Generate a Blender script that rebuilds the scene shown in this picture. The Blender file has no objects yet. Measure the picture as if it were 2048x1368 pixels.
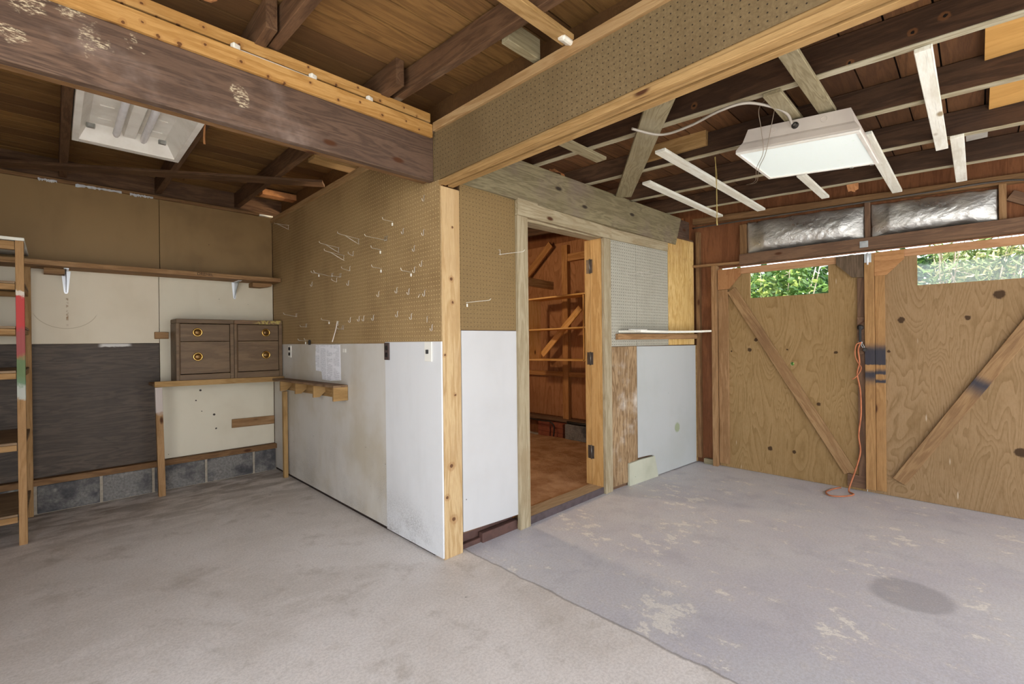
import bpy, bmesh, math, random
from mathutils import Vector, Matrix, noise
random.seed(7)
PI = math.pi
sc = bpy.context.scene
COL = sc.collection

# ------------------------------------------------------------------ mesh helpers
class MB:
    def __init__(s): s.bm = bmesh.new()
    def box(s, x0, x1, y0, y1, z0, z1, bev=0.0, M=None):
        bm = s.bm
        c = [(x, y, z) for x in (min(x0, x1), max(x0, x1)) for y in (min(y0, y1), max(y0, y1)) for z in (min(z0, z1), max(z0, z1))]
        v = [bm.verts.new(p) for p in c]
        f = [bm.faces.new([v[i] for i in q]) for q in ((0,1,3,2),(4,6,7,5),(0,4,5,1),(2,3,7,6),(0,2,6,4),(1,5,7,3))]
        vs = v
        if bev > 0:
            es = list({e for fc in f for e in fc.edges})
            r = bmesh.ops.bevel(bm, geom=es, offset=bev, segments=1, affect='EDGES', clamp_overlap=True)
            vs = list({w for fc in r['faces'] for w in fc.verts} | {w for w in v if w.is_valid})
        if M is not None:
            for w in vs: w.co = M @ w.co
        return s
    def prism(s, pts, d, ax='x', off=0.0):
        """polygon pts (2D) in the plane normal to ax, from off to off+d"""
        def P(a, b, c): return {'x': (c, a, b), 'y': (a, c, b), 'z': (a, b, c)}[ax]
        bm = s.bm
        A = [bm.verts.new(P(a, b, off)) for a, b in pts]; B = [bm.verts.new(P(a, b, off + d)) for a, b in pts]
        bm.faces.new(A); bm.faces.new(B[::-1])
        n = len(pts)
        for i in range(n): bm.faces.new([A[i], B[i], B[(i+1) % n], A[(i+1) % n]])
        return s
    def sheet(s, outer, holes, d, ax='x', off=0.0):
        """flat sheet with holes, thickness d"""
        def P(a, b, c): return {'x': (c, a, b), 'y': (a, c, b), 'z': (a, b, c)}[ax]
        bm = s.bm; es = []
        for loop in [outer] + holes:
            v = [bm.verts.new(P(a, b, off)) for a, b in loop]
            es += [bm.edges.new((v[i], v[(i+1) % len(v)])) for i in range(len(v))]
        r = bmesh.ops.triangle_fill(bm, edges=es, use_beauty=True)
        fs = [g for g in r['geom'] if isinstance(g, bmesh.types.BMFace)]
        e = bmesh.ops.extrude_face_region(bm, geom=fs)
        for g in e['geom']:
            if isinstance(g, bmesh.types.BMVert):
                g.co += Vector(P(0, 0, d))
        return s
    def tube(s, pts, r, seg=6, cap=True):
        bm = s.bm; pts = [Vector(p) for p in pts]; rings = []
        n = len(pts); up = None
        for i, p in enumerate(pts):
            t = (pts[min(i+1, n-1)] - pts[max(i-1, 0)]).normalized()
            if up is None:
                up = Vector((0, 0, 1)) if abs(t.z) < .9 else Vector((1, 0, 0))
            a = t.cross(up)
            if a.length < 1e-4: a = t.orthogonal()
            a.normalize(); b = a.cross(t); up = b
            rr = r[i] if isinstance(r, (list, tuple)) else r
            rings.append([bm.verts.new(p + rr*(math.cos(2*PI*k/seg)*a + math.sin(2*PI*k/seg)*b)) for k in range(seg)])
        for i in range(n-1):
            for k in range(seg):
                f = bm.faces.new([rings[i][k], rings[i][(k+1) % seg], rings[i+1][(k+1) % seg], rings[i+1][k]]); f.smooth = True
        if cap: bm.faces.new(rings[0][::-1]); bm.faces.new(rings[-1])
        return s
    def lathe(s, prof, c, ax='y', seg=24):
        """prof: (radius, along) pairs about the axis through c"""
        bm = s.bm; c = Vector(c); rings = []
        A, B, D = {'y': (Vector((1,0,0)), Vector((0,0,1)), Vector((0,1,0))), 'x': (Vector((0,1,0)), Vector((0,0,1)), Vector((1,0,0))),
                   'z': (Vector((1,0,0)), Vector((0,1,0)), Vector((0,0,1)))}[ax]
        for r, h in prof:
            rings.append([bm.verts.new(c + D*h + max(r, 1e-5)*(math.cos(2*PI*k/seg)*A + math.sin(2*PI*k/seg)*B)) for k in range(seg)])
        for i in range(len(prof)-1):
            for k in range(seg):
                f = bm.faces.new([rings[i][k], rings[i][(k+1) % seg], rings[i+1][(k+1) % seg], rings[i+1][k]]); f.smooth = True
        return s
    def quad(s, a, b, c, d):
        s.bm.faces.new([s.bm.verts.new(p) for p in (a, b, c, d)]); return s
    def build(s, name, mat, parent=None, keep=False, M=None):
        bm = s.bm
        bmesh.ops.recalc_face_normals(bm, faces=bm.faces[:])
        o = Vector((0, 0, 0))
        if not keep and parent is None and M is None and len(bm.verts):
            lo = [min(v.co[i] for v in bm.verts) for i in range(3)]; hi = [max(v.co[i] for v in bm.verts) for i in range(3)]
            o = Vector(((lo[0]+hi[0])/2, (lo[1]+hi[1])/2, lo[2]))
            bmesh.ops.translate(bm, verts=bm.verts[:], vec=-o)
        me = bpy.data.meshes.new(name); bm.to_mesh(me); bm.free()
        me.materials.append(mat)
        ob = bpy.data.objects.new(name, me); COL.objects.link(ob)
        ob.location = o
        if M is not None: ob.matrix_world = M
        if parent is not None:
            ob.parent = parent
            if parent.type == 'EMPTY':      # part meshes are written in world coordinates
                ob.matrix_parent_inverse = parent.matrix_basis.inverted() if M is None else Matrix()
            else:
                ob.matrix_parent_inverse = parent.matrix_basis.inverted() if parent.parent is None else Matrix()
        return ob

def tag(o, label=None, cat=None, group=None, kind=None):
    if label: o['label'] = label
    if cat: o['category'] = cat
    if group: o['group'] = group
    if kind: o['kind'] = kind
    return o
def empty(name, loc, label, cat, group=None, rz=0.0):
    o = bpy.data.objects.new(name, None); COL.objects.link(o)
    o.location = loc; o.rotation_euler = (0, 0, rz); o.empty_display_size = .05
    return tag(o, label, cat, group)
def struct(o): o['kind'] = 'structure'; return o
def part(name, mb, mat, parent): return mb.build(name, mat, parent)
def board(name, p0, p1, w, t, mat, side=(0,0,1), parent=None, bev=.0015, mb=None):
    """board from p0 to p1 (centre line); w across in direction side, t through. local X runs along the grain"""
    p0 = Vector(p0); p1 = Vector(p1); X = (p1-p0).normalized(); Y = Vector(side); Y = (Y - X*Y.dot(X)).normalized(); Z = X.cross(Y)
    L = (p1-p0).length
    m = MB(); m.box(-L/2, L/2, -w/2, w/2, -t/2, t/2, bev)
    R = Matrix((X, Y, Z)).transposed().to_4x4(); R.translation = (p0+p1)/2
    bm = m.bm; bmesh.ops.recalc_face_normals(bm, faces=bm.faces[:])
    me = bpy.data.meshes.new(name); bm.to_mesh(me); bm.free(); me.materials.append(mat)
    ob = bpy.data.objects.new(name, me); COL.objects.link(ob); ob.matrix_world = R
    if parent is not None:
        ob.parent = parent; ob.matrix_parent_inverse = (parent.matrix_basis.inverted() if parent.parent is None else Matrix())
    return ob
def bez(pts, n=8):
    """smooth curve through points"""
    P = [Vector(p) for p in pts]; P = [P[0]] + P + [P[-1]]; out = []
    for i in range(1, len(P)-2):
        for k in range(n):
            t = k/n; a, b, c, d = P[i-1], P[i], P[i+1], P[i+2]
            out.append(.5*((2*b) + (c-a)*t + (2*a-5*b+4*c-d)*t*t + (3*b-a-3*c+d)*t**3))
    return out + [P[-2]]

# ------------------------------------------------------------------ material helpers
def lin(h):
    r = [int(h[i:i+2], 16)/255 for i in (0, 2, 4)]
    return tuple(c/12.92 if c <= .04045 else ((c+.055)/1.055)**2.4 for c in r) + (1,)
class NT:
    def __init__(s, name, rough=.7, metal=0.0, spec=.3):
        s.m = bpy.data.materials.new(name); s.m.use_nodes = True; s.t = s.m.node_tree
        s.b = s.t.nodes['Principled BSDF']; s.out = s.t.nodes['Material Output']
        s.b.inputs['Roughness'].default_value = rough; s.b.inputs['Metallic'].default_value = metal
        s.b.inputs['Specular IOR Level'].default_value = spec
    def n(s, typ, ins=None, **pr):
        nd = s.t.nodes.new('ShaderNode'+typ)
        for k, v in pr.items(): setattr(nd, k, v)
        for k, v in (ins or {}).items():
            if isinstance(v, bpy.types.NodeSocket): s.t.links.new(v, nd.inputs[k])
            else: nd.inputs[k].default_value = v
        return nd
    def m_(s, op, a, b=0.0, c=None):
        ins = {0: a, 1: b}
        if c is not None: ins[2] = c
        return s.n('Math', ins, operation=op).outputs[0]
    def mix(s, f, a, b, mode='MIX'):
        return s.n('MixRGB', {'Fac': f, 'Color1': a, 'Color2': b}, blend_type=mode).outputs[0]
    def ss(s, v, lo, hi, a=0.0, b=1.0):
        return s.n('MapRange', {'Value': v, 'From Min': lo, 'From Max': hi, 'To Min': a, 'To Max': b}, interpolation_type='SMOOTHSTEP').outputs[0]
    def coord(s, rnd=False):
        c = s.n('TexCoord').outputs['Object']
        if rnd:
            r = s.n('ObjectInfo').outputs['Random']
            o = s.n('CombineXYZ', {0: s.m_('MULTIPLY', r, 37.1), 1: s.m_('MULTIPLY', r, 91.7), 2: s.m_('MULTIPLY', r, 53.3)}).outputs[0]
            c = s.n('VectorMath', {0: c, 1: o}, operation='ADD').outputs[0]
        return c
    def scale(s, c, v): return s.n('VectorMath', {0: c, 1: v}, operation='MULTIPLY').outputs[0]
    def noise(s, c, sc_, det=3, rough=.55, dist=0.0):
        return s.n('TexNoise', {'Vector': c, 'Scale': sc_, 'Detail': det, 'Roughness': rough, 'Distortion': dist}).outputs[0]
    def vor(s, c, sc_, feat='F1'): return s.n('TexVoronoi', {'Vector': c, 'Scale': sc_}, feature=feat)
    def bump(s, h, st=.2, d=.004):
        s.t.links.new(s.n('Bump', {'Height': h, 'Strength': st, 'Distance': d}).outputs[0], s.b.inputs['Normal'])
    def col(s, c): 
        if isinstance(c, tuple): s.b.inputs['Base Color'].default_value = c
        else: s.t.links.new(c, s.b.inputs['Base Color'])
        return s.m
    def dots(s, pts, axes, wob=.02, ws=60):
        """dark spots at given places: pts (a,b,r); axes are the two coordinate letters"""
        sp = s.n('SeparateXYZ', {0: s.coord()}).outputs; A, B = sp['XYZ'.index(axes[0])], sp['XYZ'.index(axes[1])]
        nz = s.m_('MULTIPLY', s.m_('SUBTRACT', s.noise(s.coord(), ws, 3), .5), wob); acc = None
        for a, b, r in pts:
            d = s.m_('SQRT', s.m_('ADD', s.m_('POWER', s.m_('SUBTRACT', A, a), 2), s.m_('POWER', s.m_('SUBTRACT', B, b), 2)))
            v = s.ss(s.m_('ADD', d, nz), r*.75, r*1.2, 1, 0)
            acc = v if acc is None else s.m_('MAXIMUM', acc, v)
        return acc
SC = {'X': (1, 9, 9), 'Y': (9, 1, 9), 'Z': (9, 9, 1)}
KN = {'X': (3.2, 9, 9), 'Y': (9, 3.2, 9), 'Z': (9, 9, 3.2)}
def wood(name, c1, c2, axis='X', knots=0.0, dirt=None, dirt_amt=.5, rough=.75, freq=5, knot_col='4a2a14', extra=None, spec=.25):
    k = NT(name, rough, spec=spec); c = k.coord(True)
    g = k.scale(c, SC[axis])
    n1 = k.noise(g, 1.6, 3, .5, .6)
    rings = k.m_('SINE', k.m_('MULTIPLY', n1, freq*6.283))
    rings = k.ss(rings, -.9, 1.0)
    fib = k.noise(k.scale(g, (4, 4, 4)) , 6, 3, .6)
    f = k.m_('ADD', k.m_('MULTIPLY', rings, .6), k.m_('MULTIPLY', k.ss(fib, .3, .7), .4))
    col = k.mix(f, lin(c1), lin(c2))
    stre = k.noise(k.scale(g, (1.2, 7, 7)), 2.2, 3, .65)
    col = k.mix(k.ss(stre, .56, .74, 0, .5), col, k.mix(.45, lin(c2), (.02, .012, .006, 1)))
    big = k.noise(k.scale(c, tuple(.35*v+.6 for v in SC[axis])), 1.3, 2)
    col = k.mix(k.ss(big, .35, .75, 0, .45), col, lin(c2))
    if dirt:
        d = k.noise(c, 2.6, 5, .6)
        col = k.mix(k.ss(d, .48, .72, 0, dirt_amt), col, lin(dirt))
    if knots > 0:
        q = k.n('SeparateXYZ', {0: c}).outputs; i = 'XYZ'.index(axis); o1, o2 = [j for j in range(3) if j != i]
        c2d = k.n('CombineXYZ', {0: k.m_('MULTIPLY', q[i], 3.6), 1: k.m_('MULTIPLY', k.m_('ADD', q[o1], q[o2]), 9.0), 2: 0.0}).outputs[0]
        v = k.vor(c2d, .9)
        gate = k.n('SeparateColor', {0: v.outputs['Color']}).outputs[0]
        kk = k.m_('MULTIPLY', k.ss(v.outputs['Distance'], .06, .15, 1, 0), k.m_('LESS_THAN', gate, knots*1.4))
        halo = k.m_('MULTIPLY', k.ss(v.outputs['Distance'], .1, .42, .45, 0), k.m_('LESS_THAN', gate, knots))
        col = k.mix(halo, col, lin(c2)); col = k.mix(kk, col, lin(knot_col))
    if extra: col = extra(k, col)
    k.bump(f, .12, .003)
    return k.col(col)
def plywood(name, c1, c2, axis='Z', lines=16, knots=None, axes='YZ', extra=None, sc_=1.0):
    k = NT(name, .75, spec=.2); c = k.coord(True)
    s = {'X': (.55, 2.6, 2.6), 'Y': (2.6, .55, 2.6), 'Z': (2.6, 2.6, .55)}[axis]
    s = tuple(v*sc_ for v in s)
    n1 = k.noise(k.scale(c, s), 1.05, 2, .45, .9)
    f = k.n('Math', {0: k.m_('MULTIPLY', n1, lines)}, operation='FRACT').outputs[0]
    band = k.m_('MULTIPLY', k.m_('POWER', f, 2.2), k.ss(f, .93, 1.0, 1, 0))
    fib = k.noise(k.scale(c, tuple(v*14 for v in s)), 2, 3, .6)
    f2 = k.m_('ADD', k.m_('MULTIPLY', band, .62), k.m_('MULTIPLY', k.ss(fib, .35, .7), .3))
    col = k.mix(f2, lin(c1), lin(c2))
    bl = k.noise(c, 1.7, 3)
    col = k.mix(k.ss(bl, .4, .75, 0, .35), col, lin(c2))
    if knots:
        d = k.dots(knots, axes)
        col = k.mix(k.m_('MULTIPLY', d, .9), col, lin('33200f'))
        vv = k.vor(k.scale(k.coord(), (1, 24, 3.6)), 1.0); gg = k.n('SeparateColor', {0: vv.outputs['Color']}).outputs[1]
        dr = k.m_('MULTIPLY', k.ss(vv.outputs['Distance'], .06, .13, 1, 0), k.m_('LESS_THAN', gg, .16))
        col = k.mix(k.m_('MULTIPLY', dr, .5), col, lin('d8c8ae'))
    if extra: col = extra(k, col)
    k.bump(f2, .06, .002)
    return k.col(col)
def paint(name, c, stain, amt=.4, specks=.5, rough=.6, low=None, spec=.3, extra=None):
    """painted board with blotches and nail pops; low=(z0,z1,colour,amt) is scuffed dirt along the foot"""
    k = NT(name, rough, spec=spec); co = k.coord()
    col = lin(c)
    b = k.noise(co, 1.6, 4, .6)
    col = k.mix(k.ss(b, .42, .72, 0, amt), col, lin(stain))
    b2 = k.noise(k.scale(co, (1, 1, .25)), 7, 3, .6)
    col = k.mix(k.ss(b2, .5, .8, 0, amt*.45), col, lin(stain))
    if specks:
        v = k.vor(co, 13); gate = k.n('SeparateColor', {0: v.outputs['Color']}).outputs[0]
        sp = k.m_('MULTIPLY', k.ss(v.outputs['Distance'], .03, .055, 1, 0), k.m_('LESS_THAN', gate, .35*specks))
        col = k.mix(sp, col, lin('3b2c20'))
    if low:
        z = k.n('SeparateXYZ', {0: co}).outputs[2]; nn = k.noise(co, 130, 4, .75); nl = k.noise(co, 2.6, 4, .6)
        a = k.m_('MULTIPLY', k.ss(z, low[0], low[1], low[3], 0), k.m_('MULTIPLY', k.ss(nn, .36, .66), k.ss(nl, .38, .68)))
        col = k.mix(a, col, lin(low[2]))
    if extra: col = extra(k, col)
    k.bump(k.noise(co, 160, 2), .05, .002)
    return k.col(col)
def pegboard(name, c, c2, hole, u='Y', v='Z', mott=.5, seam=None, extra=None, pitch=.0254, hr=.12):
    k = NT(name, .62, spec=.25); co = k.coord()
    sp = k.n('SeparateXYZ', {0: co}).outputs
    col = k.mix(k.ss(k.noise(co, 90, 3, .7), .3, .7, 0, .55), lin(c), lin(c2))
    col = k.mix(k.ss(k.noise(co, 2.2, 4, .6), .4, .72, 0, mott), col, lin(c2))
    ds = []
    for a in (u, v):
        f = k.n('Math', {0: k.m_('DIVIDE', sp['XYZ'.index(a)], pitch)}, operation='FRACT').outputs[0]
        ds.append(k.m_('POWER', k.m_('SUBTRACT', f, .5), 2))
    d = k.m_('SQRT', k.m_('ADD', *ds))
    col = k.mix(k.ss(d, hr, hr*1.35, 1, 0), col, lin(hole))
    if extra: col = extra(k, col)
    k.bump(k.ss(d, hr, hr*1.4, 0, 1), .3, .003)
    return k.col(col)
def flat(name, c, rough=.5, metal=0.0, spec=.4, c2=None, sc_=20):
    k = NT(name, rough, metal, spec); co = k.coord(True)
    return k.col(k.mix(k.ss(k.noise(co, sc_, 3), .35, .7, 0, .6), lin(c), lin(c2 or c)))

# ------------------------------------------------------------------ materials
def paint_stripe(k, col):      # the spilled paint down the rack post, by height in the post's own frame
    x = k.n('SeparateXYZ', {0: k.coord()}).outputs[0]   # local X runs up the post
    w = k.m_('MULTIPLY', k.m_('SUBTRACT', k.noise(k.coord(), 26, 3, .6), .5), .10); h = k.m_('ADD', x, w)
    H = 1.868/2
    def band(lo, hi, c, col, a=.9, soft=.012):
        f = k.m_('MULTIPLY', k.ss(h, lo-H-soft, lo-H+soft), k.ss(h, hi-H-soft, hi-H+soft, 1, 0))
        return k.mix(k.m_('MULTIPLY', f, a), col, lin(c))
    col = band(.90, 1.02, 'b9c3bc', col, .75, .02)
    col = band(.98, 1.16, '5c7d57', col, .85, .02)
    col = band(1.17, 1.36, '9c4a50', col, .85, .02)
    col = band(1.335, 1.535, 'c04446', col, .93, .015)
    col = band(1.53, 1.57, 'ddd3c4', col, .9, .006)
    return col
def blue_spray(lo_hi):
    def f(k, col):
        sp = k.n('SeparateXYZ', {0: k.coord()}).outputs; h = k.m_('ADD', sp[0], k.m_('MULTIPLY', k.m_('SUBTRACT', k.noise(k.coord(), 40, 3), .5), .02))
        for lo, hi, s1, s2 in lo_hi:
            a = k.m_('MULTIPLY', k.ss(h, lo-s1, lo+s1), k.ss(h, hi-s2, hi+s2, 1, 0))
            col = k.mix(k.m_('MULTIPLY', a, .9), col, lin('1e2b3a'))
        return col
    return f
def spots_x(pts, c='4e2a14', a=.85):
    def f(k, col):
        h = k.dots([(x, y, r*2.0) for x, y, r in pts], 'XY', .03, 20); d = k.dots([(x, y, r*.85) for x, y, r in pts], 'XY', .010, 90)
        return k.mix(k.m_('MULTIPLY', d, a), k.mix(k.m_('MULTIPLY', h, .35), col, lin('8a5a30')), lin(c))
    return f
def leg_white(k, col):
    x = k.n('SeparateXYZ', {0: k.coord()}).outputs[0]
    return k.mix(k.m_('MULTIPLY', k.ss(k.m_('ADD', x, k.m_('MULTIPLY', k.noise(k.coord(), 30, 3), .06)), -.22, -.19, 1, 0), .7), col, lin('c9c2bd'))
def cream_marks(k, col):
    col = k.mix(k.dots([(-.609, .814, .009), (-.643, .727, .006), (-.507, .588, .010), (-.493, .461, .008), (-.6, .628, .004)], 'XZ', .012, 120), col, lin('2b1f16'))
    return col
def back_marks(k, col):
    sp = k.n('SeparateXYZ', {0: k.coord()}).outputs; x, z = sp[0], sp[2]
    st = k.m_('MULTIPLY', k.ss(k.m_('ABSOLUTE', k.m_('ADD', x, 1.453)), .003, .009, 1, 0), k.m_('MULTIPLY', k.ss(z, 1.36, 1.40), k.ss(z, 1.57, 1.60, 1, 0)))
    st = k.m_('MULTIPLY', st, k.ss(k.noise(k.scale(k.coord(), (1, 1, 1)), 38, 3), .42, .6))
    col = k.mix(k.m_('MULTIPLY', st, .8), col, lin('8a6235'))
    r = k.m_('SQRT', k.m_('ADD', k.m_('POWER', k.m_('ADD', x, 1.46), 2), k.m_('POWER', k.m_('MULTIPLY', k.m_('SUBTRACT', z, 1.52), 1.1), 2)))
    arc = k.m_('MULTIPLY', k.ss(k.m_('ABSOLUTE', k.m_('SUBTRACT', r, .185)), .001, .004, .45, 0), k.ss(z, 1.44, 1.47, 1, 0))
    return k.mix(arc, col, lin('8f7a58'))
MAT = {}
MAT['pine_x'] = wood('pine_board', 'b19268', '927048', 'X', .22, dirt='9a7b58', dirt_amt=.3)
MAT['pine_knotty'] = wood('knotty_post', 'c6ab80', 'ab8b5e', 'X', .15, dirt='a98a66', dirt_amt=.35, knot_col='5c3018', extra=spots_x([(.53, 0, .011), (.397, .008, .009), (-.529, -.012, .013), (-.833, .0, .014), (-.13, .02, .008), (.824, .012, .007), (-.70, -.045, .01), (.1, -.05, .008)]))
MAT['pine_warm'] = wood('warm_pine', 'ae8c5c', '8f6e42', 'X', .22, dirt='a5834f', dirt_amt=.25)
MAT['pine_plate'] = wood('rail_pine', 'c09458', 'a0733a', 'X', .3, dirt='9c7444', dirt_amt=.25, extra=spots_x([(-.10, -.043, .006), (-.035, -.027, .006), (.02, 0, .005), (.065, -.03, .008), (.13, -.03, .009), (.212, .004, .006), (.338, -.011, .007), (.442, -.03, .007), (.508, -.033, .006), (.62, .01, .006), (.75, -.02, .007), (.86, .008, .006), (.98, -.015, .007), (1.12, .0, .006), (1.2, -.02, .005)]))
MAT['casing'] = wood('weathered_casing', 'ada084', '8e7f62', 'X', .2, dirt='8d7656', dirt_amt=.45)
MAT['jamb'] = wood('jamb_pine', 'c39c64', 'a77e48', 'X', .2)
MAT['beam_dark'] = wood('dark_beam', '6e5645', '4a392e', 'X', .2, dirt='9a867a', dirt_amt=.65, freq=7, rough=.6, extra=lambda k, col: k.mix(  # pale dirt colour here paints purplish sheen patches onto the beam
    k.m_('MULTIPLY', k.dots([(-.11, .0, .035), (-.16, .10, .05), (.0, .05, .025), (.345, -.03, .035), (-.27, .06, .04), (-.30, -.06, .03)], 'XY', .13, 22), k.ss(k.noise(k.scale(k.coord(), (50, 160, 160)), 1, 3, .7), .47, .6)), col, lin('b9a98c')))
MAT['beam_grey'] = wood('weathered_beam', '8d8264', '6c6148', 'X', .25, dirt='776560', dirt_amt=.55, freq=8, knot_col='332a20')
MAT['brace_grey'] = wood('weathered_brace', '9c9072', '7c7054', 'X', .2, dirt='a19880', dirt_amt=.4, freq=9)
MAT['rafter'] = wood('aged_rafter', '6d5038', '4c3523', 'X', .12, dirt='3c2a20', dirt_amt=.4, rough=.7)
MAT['joist'] = wood('dark_joist', '523a28', '362519', 'X', .12, dirt='2e201a', dirt_amt=.4, rough=.7)
MAT['strip'] = wood('pale_furring', 'f2f1e6', 'dedac9', 'X', .12, dirt='b9ac94', dirt_amt=.35, freq=4, knot_col='a08f72')
MAT['strip_edge'] = wood('pale_joist_edge', 'b8b098', '8f8468', 'X', 0, dirt='8f8068', dirt_amt=.5)
MAT['brown_ply'] = wood('stained_ply', '8a5a38', '6d4226', 'Z', 0, dirt='57341f', dirt_amt=.4, freq=4)
MAT['frame'] = wood('wall_framing', '8a6845', '6c4e30', 'X', .2, dirt='5c4028', dirt_amt=.4)
MAT['frame_light'] = wood('door_framing', 'a5815a', '84623f', 'X', .18, dirt='7a5836', dirt_amt=.35)
MAT['frame_dark'] = wood('old_door_framing', '7c5f47', '5e4635', 'X', .12, dirt='4c392c', dirt_amt=.4)
MAT['diag'] = wood('brace_wood', 'a08058', '82613f', 'X', .12, dirt='5f432c', dirt_amt=.35, freq=6)
MAT['diag_blue'] = wood('sprayed_brace', '9c7c55', '7f5f3e', 'X', .1, dirt='5f432c', dirt_amt=.35, freq=6, extra=blue_spray([(-.11, -.02, .07, .04)]))
MAT['astragal'] = wood('sprayed_astragal', 'ab8353', '8e693f', 'X', .15, dirt='7a5836', dirt_amt=.35, extra=blue_spray([(.055, .20, .004, .04), (-.075, .005, .05, .02)]))
MAT['astragal2'] = wood('sprayed_stile', 'ab8353', '8e693f', 'X', .15, dirt='7a5836', dirt_amt=.35, extra=blue_spray([(.055, .20, .004, .04), (-.02, .015, .006, .02), (-.085, -.06, .005, .01)]))
MAT['striped_ply'] = wood('worn_siding', 'ac906c', '6e5438', 'Z', .1, dirt='dcd7cc', dirt_amt=.85, freq=9)
MAT['blond_ply'] = wood('blond_siding', 'dcbc80', 'b48f4e', 'Z', 0, dirt='8d6236', dirt_amt=.4, freq=8)
MAT['closet_ply'] = plywood('closet_ply', 'a87650', '7f5432', 'Z', 18)
MAT['closet_wood'] = wood('closet_stud', 'bf8c58', '9a6a3c', 'X', .2)
MAT['shelf_pine'] = wood('closet_shelf_pine', 'e2b274', 'c9964f', 'X', .15)
MAT['rack'] = wood('rack_pine', 'ac875a', '8d6a40', 'X', .3, dirt='8a6a48', dirt_amt=.4)
MAT['rack_post'] = wood('paint_splashed_post', 'b08a5e', '936f46', 'X', .3, dirt='8a6a48', dirt_amt=.3, extra=paint_stripe)
MAT['leg_paint'] = wood('paint_topped_leg', 'a8835a', '8a6840', 'X', .3, dirt='7a5c3e', dirt_amt=.4, extra=leg_white)
MAT['joist_holed'] = wood('drilled_joist', '523a28', '362519', 'X', .12, dirt='2e201a', dirt_amt=.4, rough=.7, extra=spots_x([(-.261, -.0255, .008), (-.9, -.058, .006), (-1.09, -.02, .007), (-1.178, .002, .008)], '0e0906', 1))
MAT['rack_ply'] = wood('rack_ply', '9c8468', '7d664c', 'X', 0, dirt='6a5644', dirt_amt=.5)
MAT['bench_top'] = wood('bench_top', '94775a', '755b43', 'X', .1, dirt='4c3d30', dirt_amt=.5)
MAT['cab'] = wood('walnut_laminate', '7a6349', '64503b', 'X', 0, dirt='5e4a38', dirt_amt=.3, freq=3, rough=.5)
MAT['cab_edge'] = wood('cabinet_inner_edge', '5f4422', '4b3418', 'Z', 0, rough=.5)
MAT['cab_peel'] = wood('peeling_laminate', '84694e', '6d5540', 'X', 0, freq=3, rough=.6, extra=lambda k, col: k.mix(k.m_('MULTIPLY',
    k.ss(k.noise(k.coord(), 42, 4, .7), .47, .53), k.ss(k.n('SeparateXYZ', {0: k.coord()}).outputs[0], -.28, -.16)), col, lin('b4a05c')))
MAT['dark_panel'] = wood('dark_woodgrain_panel', '5c4e40', '40352a', 'X', 0, dirt='332a24', dirt_amt=.4, freq=8, rough=.5, extra=lambda k, col: k.mix(k.m_('MULTIPLY', k.ss(k.m_('ADD', k.n('SeparateXYZ', {0: k.coord()}).outputs[2], k.m_('MULTIPLY', k.noise(k.coord(), 24, 3), .03)), .966, .974), k.m_('MULTIPLY', k.ss(k.n('SeparateXYZ', {0: k.coord()}).outputs[0], .46, .50), k.ss(k.n('SeparateXYZ', {0: k.coord()}).outputs[0], .64, .68, 1, 0))), col, lin('cfcac2')))
MAT['door1'] = plywood('garage_door_ply', '9a7d54', '795e36', 'Z', 20, axes='YZ', knots=[(-.677, 1.207, .016), (-.62, 1.116, .018), (-1.281, 1.097, .012), (-.784, .233, .02), (-.973, .231, .016), (-1.157, .662, .015), (-.46, 1.10, .008), (-.93, 1.12, .008)], sc_=1.6)
MAT['door2'] = plywood('garage_door_ply_two', '967a58', '755b38', 'Z', 22, axes='YZ', knots=[(-1.695, 1.347, .022), (-2.207, 1.50, .03), (-2.053, 1.348, .016), (-2.298, .442, .03), (-1.62, 1.11, .01)], sc_=1.7)
MAT['gusset_old'] = wood('weathered_gusset', '6d5a48', '50412f', 'Z', .1, freq=9)
MAT['gusset'] = plywood('ply_gusset', 'b08254', '8a5e38', 'Y', 9, sc_=2.0)
MAT['gusset_red'] = plywood('red_gusset', 'a87a50', '8a5c38', 'Z', 9, sc_=2.5)
MAT['rail_red'] = wood('door_rail', 'b98e68', 'a0754f', 'X', .1)
MAT['light_ply'] = plywood('ceiling_patch_ply', 'c99a58', 'b08345', 'Y', 8)

MAT['white_panel'] = paint('white_wallboard', 'd9d9d8', 'c0beba', .4, .8, low=(-.05, .36, '5d5145', .8))
MAT['cream_panel'] = paint('cream_wallboard', 'cdc8be', 'b3a587', .6, .8, low=(-.1, .75, '77726e', .7))
MAT['door_white'] = paint('white_hardboard', 'bebdbb', 'aba9a5', .35, .5)
MAT['corner_white'] = paint('pale_wallboard', 'b0b2af', '9ea096', .35, .5, extra=lambda k, col: k.mix(k.m_('MULTIPLY', k.dots([(1.0, .39, .045)], 'XZ'), .6), col, lin('7c8a4c')))
MAT['shaded_tan_panel'] = paint('shaded_tan_wallboard', '8e724a', '725836', .6, .7)  # tan holds soiling plus the dark beam's shade put into the colour
MAT['cream_back'] = paint('cream_back_wall', 'd8ccb4', 'c3b498', .4, .5, extra=back_marks)
MAT['cream_low'] = paint('cream_low_wall', 'd6cdb6', 'bfb195', .4, .5, extra=cream_marks)
MAT['patch'] = paint('plaster_patch', 'b9b9a4', '96957f', .6, .3)
MAT['peg_left'] = pegboard('brown_pegboard', 'a98d62', '7f6441', 'c3a777', 'Y', 'Z', .65, hr=.12)
MAT['peg_head'] = pegboard('header_pegboard', '786547', '5a482e', '2c2217', 'Y', 'Z', .5, hr=.085)
MAT['peg_door'] = pegboard('doorway_pegboard', '856d47', '6a5534', '3c2d1a', 'X', 'Z', .35, hr=.08)
MAT['peg_grey'] = pegboard('painted_pegboard', 'aca899', '928d7d', '332c22', 'X', 'Z', .4, hr=.12)
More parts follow.
